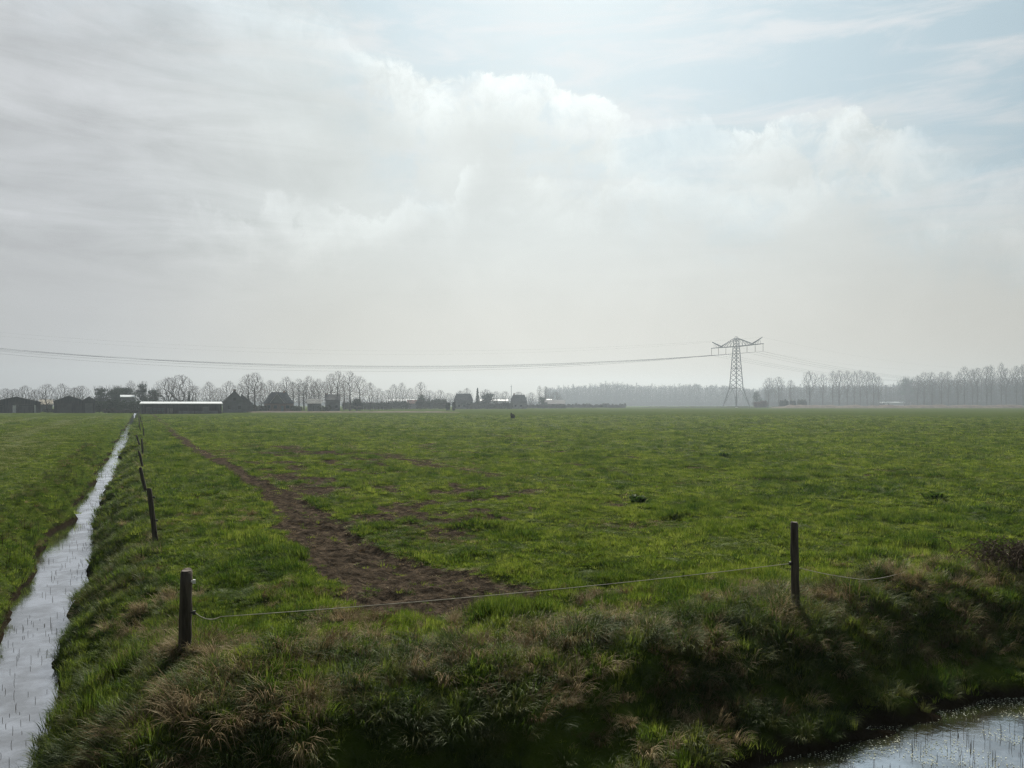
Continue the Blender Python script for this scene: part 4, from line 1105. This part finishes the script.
# ------------------------------------------------------------------ pylon and lines
pd = 600.0; PXc, PYc = at(736.3, pd)
YAW = math.radians(-61)
pyl = empty('electricity_pylon', (PXc, PYc, 0), 'steel lattice pylon with one wide crossarm and raised horns beyond the pasture', 'pylon', None, YAW)
body = MB(); R1, R2 = .27, .16
def hwid(z):
    return np.interp(z, [0, 14.5, 45.6, 51.5, 53.2], [7.3, 3.6, 1.7, 1.15, .25])
def corner(z, k): h_ = hwid(z); return ((h_, h_), (-h_, h_), (-h_, -h_), (h_, -h_))[k] + (z,)
for k in range(4):
    body.tube([corner(z, k) for z in (-.3 if False else 0, 14.5, 45.6, 51.5, 53.2)], [R1 * 1.4, R1 * 1.2, R1, R1 * .8, R1 * .5], 5)
lv = [14.5, 18.6, 22.4, 26, 29.4, 32.6, 35.6, 38.4, 41, 43.4, 45.6, 48.6, 51.5]
for a_, b_ in zip(lv[:-1], lv[1:]):
    for k in range(4):
        body.tube([corner(a_, k), corner(b_, (k + 1) % 4)], R2, 4); body.tube([corner(a_, (k + 1) % 4), corner(b_, k)], R2, 4)
for z in (14.5, 29.4, 45.6, 51.5):
    for k in range(4): body.tube([corner(z, k), corner(z, (k + 1) % 4)], R2, 4)
for k in range(4):
    mdp = [(corner(14.5, k)[i] + corner(14.5, (k + 1) % 4)[i]) / 2 for i in range(3)]
    for kk_ in (k, (k + 1) % 4):
        body.tube([corner(1.0, kk_), mdp], R2 * 1.2, 4)
        q = corner(7.5, kk_); body.tube([q, [(corner(1.0, kk_)[i] + mdp[i]) / 2 for i in range(3)]], R2 * .8, 4)
body.build('lattice_tower', M['steel'], pyl)
for sx in (-1, 1):
    for sy in (-1, 1):
        m = MB(); m.box(sx * 7.3 - .6, sy * 7.3 - .6, -.4, sx * 7.3 + .6, sy * 7.3 + .6, .35); m.build('footing', M['rubble'], pyl)
pyl.scale = (1, 1, 1.045)
att = {}
for sg in (-1, 1):
    m = MB(); AL = 27.5
    bot = lambda t, s: (sg * (1.9 + (AL - 1.9) * t), s * 1.9 * (1 - t) + s * .12, 45.6 + .3 * t)
    top = lambda t, s: (sg * (1.3 + (AL * .62 - 1.3) * t), s * 1.3 * (1 - t) + s * .25, 51.5 - 5.0 * t)
    for s_ in (-1, 1):
        m.tube([bot(0, s_), bot(1, s_)], R1, 4); m.tube([top(0, s_), top(1, s_)], R1 * .9, 4)
    st = [0, .2, .4, .6, .8, 1]
    for i in range(5):
        for s_ in (-1, 1):
            m.tube([top(st[i], s_), bot(st[i + 1] * .62, s_)], R2 * .8, 4); m.tube([top(st[i + 1], s_), bot(st[i + 1] * .62, s_)], R2 * .8, 4)
    for i in range(11):
        m.tube([bot(i / 11, 1), bot((i + 1) / 11, -1)], R2 * .8, 4); m.tube([bot(i / 11, -1), bot((i + 1) / 11, 1)], R2 * .8, 4)
    ho = (sg * AL * .96, 0, 50.6)
    for s_ in (-1, 1): m.tube([(sg * AL * .56, s_ * .8, 46.2), ho], R1 * 1.3, 4)
    for t in (.35, .6, .8):
        p = tuple(np.array((sg * AL * .56, 0, 46.2)) * (1 - t) + np.array(ho) * t); m.tube([p, bot(.56 + .4 * t, 0)], R2 * .8, 4); m.tube([p, bot(min(1, .56 + .4 * t - .15), 0)], R2 * .8, 4)
    m.build('crossarm', M['steel'], pyl)
    for i, t in enumerate((.36, .68, 1.0)):
        x = sg * (1.9 + (AL - 1.9) * t) * (.985 if i == 2 else 1); m = MB()
        pts = []; rr_ = []
        for q in range(13):
            pts.append((x, 0, 45.6 - q * .42)); rr_.append(.24 if q % 2 else .13)
        m.tube(pts, rr_, 6); m.build('insulator', M['glass_ins'], pyl)
        att[(sg, i)] = (x, 0, (45.6 - 5.2) * 1.045)
    att[(sg, 'e')] = (ho[0], 0, ho[2] * 1.045)
rot = Matrix.Rotation(YAW, 3, 'Z')
def wpt(p): return Vector((PXc, PYc, 0)) + rot @ Vector(p)
def span(p, q, sag, r, label, group, n=56):
    p, q = Vector(p), Vector(q); pts = []
    for i in range(n + 1):
        t = i / n; v = p.lerp(q, t); v.z -= sag * 4 * t * (1 - t); pts.append(v)
    m = MB(); m.tube(pts, r, 5, False)
    return tag(m.build('power_line', M['cable']), label, 'cable', group)
BX, BY = -470.0, 520.0; CX_, CY_ = 640.0, 985.0
for (sg, i), p in att.items():
    P_ = wpt(p); off = rot @ Vector((p[0], 0, 0))
    e_ = i == 'e'; nm = {0: 'innermost', 1: 'middle', 2: 'outermost', 'e': 'earth wire'}[i]
    arm = 'nearer' if sg > 0 else 'farther'
    B = Vector((BX + off.x * .6, BY + off.y * .6, p[2] + 10 + (0 if e_ else 1.5 * (i - 1)))); C = Vector((CX_ + off.x, CY_ + off.y, p[2] - 4))
    lab = ('%s cable from the %s arm of the pylon' % (nm, arm)) if not e_ else ('earth wire from the %s horn of the pylon' % arm)
    span(P_, B, (17.5 + 1.6 * (i - 1) * sg) if not e_ else 17, .06 if not e_ else .022, lab + ', sagging over the farms', 'power lines from the pylon')
    span(P_, C, 12.5 if not e_ else 10, .06 if not e_ else .022, lab + ', sagging towards the poplars', 'power lines from the pylon')

# ------------------------------------------------------------------ haze
m = MB(); zb, zt = -3.2, 62.0
cs = [sn_to_xy(s, n) for s, n in ((S0 - 75, N0 - 75), (S0 - 75, N1 + 75), (S1 + 75, N1 + 75), (S1 + 75, N0 - 75))]
m.add([(p[0], p[1], zb) for p in cs] + [(p[0], p[1], zt) for p in cs], [(0, 1, 2, 3), (7, 6, 5, 4), (0, 4, 5, 1), (1, 5, 6, 2), (2, 6, 7, 3), (3, 7, 4, 0)])
hm = bpy.data.materials.new('haze_air'); t = nt(hm); g = G(t)
pv = g.n('ShaderNodeVolumePrincipled'); pv.inputs['Color'].default_value = (0.50, 0.57, 0.62, 1); pv.inputs['Density'].default_value = 0.00046; pv.inputs['Anisotropy'].default_value = 0.5
o = g.n('ShaderNodeOutputMaterial'); g.link(pv.outputs[0], o.inputs['Volume'])
hz = m.build('haze', hm)
import bmesh
bm_ = bmesh.new(); bm_.from_mesh(hz.data); bmesh.ops.recalc_face_normals(bm_, faces=bm_.faces); bm_.to_mesh(hz.data); bm_.free()
tag(hz, 'pale spring haze over the fields', None, None, 'stuff')

# ------------------------------------------------------------------ sky
wd = bpy.data.worlds.new('World'); scn.world = wd; wd.use_nodes = True
t = wd.node_tree; t.nodes.clear(); g = G(t)
sky = g.n('ShaderNodeTexSky', sky_type='NISHITA'); sky.sun_disc = False
sky.sun_elevation = SUN_EL; sky.sun_rotation = SUN_AZ; sky.dust_density = 2.0; sky.air_density = 1.0
tc = g.n('ShaderNodeTexCoord'); D = tc.outputs['Generated']
sx = g.n('ShaderNodeSeparateXYZ'); g.link(D, sx.inputs[0]); dx, dy, dz = sx.outputs
az = g.m('ARCTAN2', dx, dy); el = g.m('ARCSINE', dz)
sd = (math.sin(SUN_AZ) * math.cos(SUN_EL), math.cos(SUN_AZ) * math.cos(SUN_EL), math.sin(SUN_EL))
dt = g.n('ShaderNodeVectorMath', operation='DOT_PRODUCT'); g.link(D, dt.inputs[0]); dt.inputs[1].default_value = sd
ang = g.m('ARCCOSINE', dt.outputs['Value'])            # angle from the sun
AE = g.comb(az, el, 0.0)
# brightness of thick cloud and of the veil by angle from the sun
fc = g.n('ShaderNodeFloatCurve'); g.link(g.m('DIVIDE', ang, math.pi), fc.inputs['Value'])
cv = fc.mapping.curves[0]
pts = [(0, .60), (.06, .58), (.09, .56), (.12, .53), (.16, .485), (.20, .42), (.25, .37), (.35, .24), (.5, .15), (1, .11)]
cv.points[0].location = pts[0]; cv.points[1].location = pts[-1]
for p in pts[1:-1]: cv.points.new(*p)
fc.mapping.update()
B = fc.outputs[0]
# upper edge of the cumulus bank: elevation as a function of azimuth
ec = g.n('ShaderNodeFloatCurve'); g.link(g.lin(az, -0.8, 0.8), ec.inputs['Value'])
def azel(px, py):
    a = math.atan((px - 512) / F); return (a + .8) / 1.6, math.atan((HZ - py) / F * math.cos(a))
ep = [(0.0, .60)] + [azel(*q) for q in ((250, -40), (330, 10), (385, 62), (430, 76), (480, 66), (545, 68), (600, 94), (630, 118), (665, 128), (715, 126), (760, 126), (800, 108), (855, 106), (890, 122), (940, 142), (1024, 152))] + [(1.0, .30)]
cv = ec.mapping.curves[0]; cv.points[0].location = ep[0]; cv.points[1].location = ep[-1]
for p in ep[1:-1]: cv.points.new(*p)
for p in cv.points: p.handle_type = 'VECTOR'
ec.mapping.update()
wv = g.n('ShaderNodeVectorMath', operation='SUBTRACT'); g.link(g.noise(D, 11.0, 4, 0.55, 0, 1), wv.inputs[0]); wv.inputs[1].default_value = (.5, .5, .5)
ws = g.n('ShaderNodeVectorMath', operation='SCALE'); g.link(wv.outputs[0], ws.inputs[0]); ws.inputs['Scale'].default_value = 0.10
wa = g.n('ShaderNodeVectorMath', operation='ADD'); g.link(D, wa.inputs[0]); g.link(ws.outputs[0], wa.inputs[1]); DW = wa.outputs[0]
n1 = g.noise(DW, 8.0, 9, 0.60, 0.2); n2 = g.noise(DW, 22.0, 9, 0.66, 0.2)
dd = g.m('SUBTRACT', ec.outputs[0], el)
dd = g.m('ADD', dd, g.m('MULTIPLY', g.m('SUBTRACT', n1, 0.5), 0.105))
dd = g.m('ADD', dd, g.m('MULTIPLY', g.m('SUBTRACT', n2, 0.5), 0.050))
cum = g.smooth(dd, -0.002, g.lin(az, -0.35, -0.1, 0.06, 0.009))                      # 1 inside the cumulus bank
rim = g.m('MULTIPLY', cum, g.smooth(dd, 0.10, 0.0))    # the sunlit rim
# a second, fainter bank of cloud lower down, with its own lit upper edge
ec2 = g.n('ShaderNodeFloatCurve'); g.link(g.lin(az, -0.8, 0.8), ec2.inputs['Value'])
ep2 = [(0.0, .25)] + [azel(*q) for q in ((40, 205), (110, 190), (170, 196), (205, 207), (255, 214), (275, 198), (300, 210), (345, 222), (420, 190), (500, 180), (560, 168), (630, 178), (690, 172), (760, 190), (860, 170), (930, 192), (1024, 205))] + [(1.0, .25)]
cv = ec2.mapping.curves[0]; cv.points[0].location = ep2[0]; cv.points[1].location = ep2[-1]
for p in ep2[1:-1]: cv.points.new(*p)
ec2.mapping.update()
d2 = g.m('SUBTRACT', ec2.outputs[0], el)
d2 = g.m('ADD', d2, g.m('MULTIPLY', g.m('SUBTRACT', n1, 0.5), 0.16)); d2 = g.m('ADD', d2, g.m('MULTIPLY', g.m('SUBTRACT', n2, 0.5), 0.05))
rim2 = g.m('MULTIPLY', g.smooth(d2, -0.004, 0.012), g.smooth(d2, 0.075, 0.0))
# soft billows lower down
n3 = g.noise(D, 5.0, 7, 0.58, 0.4); n4 = g.noise(g.mapping(AE, rot=(0, 0, 0.42), scale=(1.6, 9.0, 1)), 2.6, 6, 0.6, 0.5)
n5 = g.noise(g.mapping(AE, rot=(0, 0, -0.75), scale=(1.5, 8.0, 1)), 3.5, 6, 0.6, 0.6)
low = g.smooth(el, 0.33, 0.08)
# cloud radiance
cb = g.m('MULTIPLY', B, g.m('ADD', 0.94, g.m('MULTIPLY', g.m('SUBTRACT', n3, 0.5), g.lin(el, 0.05, 0.35, 0.10, 0.45))))
lefty = g.smooth(az, -0.15, -0.45)
cb = g.m('MULTIPLY', cb, g.m('ADD', 1.0, g.m('MULTIPLY', g.m('MULTIPLY', g.m('SUBTRACT', n4, 0.5), g.smooth(el, 0.08, 0.2)), g.m('ADD', .15, g.m('MULTIPLY', lefty, 0.75)))))
cb = g.m('ADD', cb, g.m('MULTIPLY', rim, g.smooth(n2, 0.28, 0.66, 0.02, 0.19)))
cb = g.m('ADD', cb, g.m('MULTIPLY', g.m('MULTIPLY', rim2, g.smooth(n3, 0.35, 0.6)), 0.085))
cb = g.m('ADD', cb, g.m('MULTIPLY', low, 0.0))
tint = g.mix(g.smooth(el, 0.0, 0.25), (1.04, 0.985, 0.87), (0.945, 1.0, 0.985))
tint = g.mix(g.smooth(az, -0.2, -0.55, 0.0, 0.7), tint, (0.96, 0.985, 1.04))
cc = g.mix(1.0, tint, (1, 1, 1), 'MULTIPLY')
vm = g.n('ShaderNodeVectorMath', operation='SCALE'); g.link(cc, vm.inputs[0]); g.link(cb, vm.inputs['Scale'])
# clear-sky part: Nishita under a thin bright cirrus veil
ns = g.n('ShaderNodeVectorMath', operation='SCALE'); g.link(sky.outputs[0], ns.inputs[0]); ns.inputs['Scale'].default_value = 0.06
ve = g.n('ShaderNodeVectorMath', operation='SCALE'); ve.inputs[0].default_value = (0.75, 0.98, 1.10); g.link(g.m('MULTIPLY', B, 0.80), ve.inputs['Scale'])
clear = g.mix(0.88, ns.outputs[0], ve.outputs[0])
wisp = g.m('MULTIPLY', g.smooth(n5, 0.42, 0.68), 0.75)
wc = g.n('ShaderNodeVectorMath', operation='SCALE'); wc.inputs[0].default_value = (0.97, 1.0, 1.02); g.link(g.m('MULTIPLY', B, 1.02), wc.inputs['Scale'])
clear = g.mix(wisp, clear, wc.outputs[0])
soft = g.smooth(az, -0.12, -0.34)
stc = g.n('ShaderNodeFloatCurve'); g.link(g.lin(az, -0.8, 0.8), stc.inputs['Value'])
cv = stc.mapping.curves[0]; cv.points[0].location = (0, .1); cv.points[1].location = (1, .1)
for px_, v_ in ((330, .25), (385, 1.0), (600, 1.0), (650, .25), (700, .30), (770, .9), (880, .9), (930, .2)): cv.points.new(azel(px_, 100)[0], v_)
stc.mapping.update()
n6 = g.noise(DW, 13.0, 6, 0.6, 0.3)
crisp = g.m('MULTIPLY', stc.outputs[0], g.smooth(n6, 0.34, 0.52, 0.4, 1.0))
thin = g.smooth(g.m('ADD', dd, g.m('MULTIPLY', g.m('SUBTRACT', n6, 0.5), 0.22)), -0.06, 0.17)
cum = g.m('MAXIMUM', thin, g.m('MULTIPLY', cum, g.m('ADD', g.m('MULTIPLY', crisp, 0.85), g.m('MULTIPLY', thin, 0.15))))
cum2 = g.m('ADD', g.m('MULTIPLY', cum, g.m('SUBTRACT', 1.0, soft)), g.m('MULTIPLY', g.smooth(dd, -0.22, 0.22), soft))
col = g.mix(cum2, clear, vm.outputs[0])
bg = g.n('ShaderNodeBackground'); g.link(col, bg.inputs[0]); bg.inputs[1].default_value = 1.0
wo = g.n('ShaderNodeOutputWorld'); g.link(bg.outputs[0], wo.inputs[0])
wd.cycles.sampling_method = 'MANUAL'; wd.cycles.sample_map_resolution = 1024

sl_ = bpy.data.lights.new('sun', 'SUN'); sl_.energy = 4.9; sl_.angle = math.radians(2.0); sl_.color = (1.0, 0.95, 0.86)
so = bpy.data.objects.new('sun', sl_); COL.objects.link(so)
so.rotation_euler = Vector((-sd[0], -sd[1], -sd[2])).to_track_quat('-Z', 'Y').to_euler()

# ------------------------------------------------------------------ camera and render
cam = bpy.data.cameras.new('camera'); co = bpy.data.objects.new('camera', cam); COL.objects.link(co)
co.location = (0, 0, CAMZ); co.rotation_euler = (math.radians(90), 0, 0)
cam.sensor_width = 36; cam.lens = 36 * F / 1024; cam.shift_y = (HZ - 384) / 1024; cam.clip_start = 0.1; cam.clip_end = 9000
scn.camera = co
scn.view_settings.view_transform = 'Standard'; scn.view_settings.look = 'None'; scn.view_settings.exposure = 0.52; scn.view_settings.gamma = 1
scn.view_settings.use_curve_mapping = False
cy_ = scn.cycles
cy_.use_denoising = True; cy_.denoiser = 'OPENIMAGEDENOISE'; cy_.denoising_input_passes = 'RGB_ALBEDO_NORMAL'; cy_.denoising_prefilter = 'NONE'
cy_.max_bounces = 6; cy_.diffuse_bounces = 2; cy_.glossy_bounces = 2; cy_.transmission_bounces = 3; cy_.volume_bounces = 0; cy_.transparent_max_bounces = 4
cy_.adaptive_threshold = 0.015
cy_.filter_width = 1.4
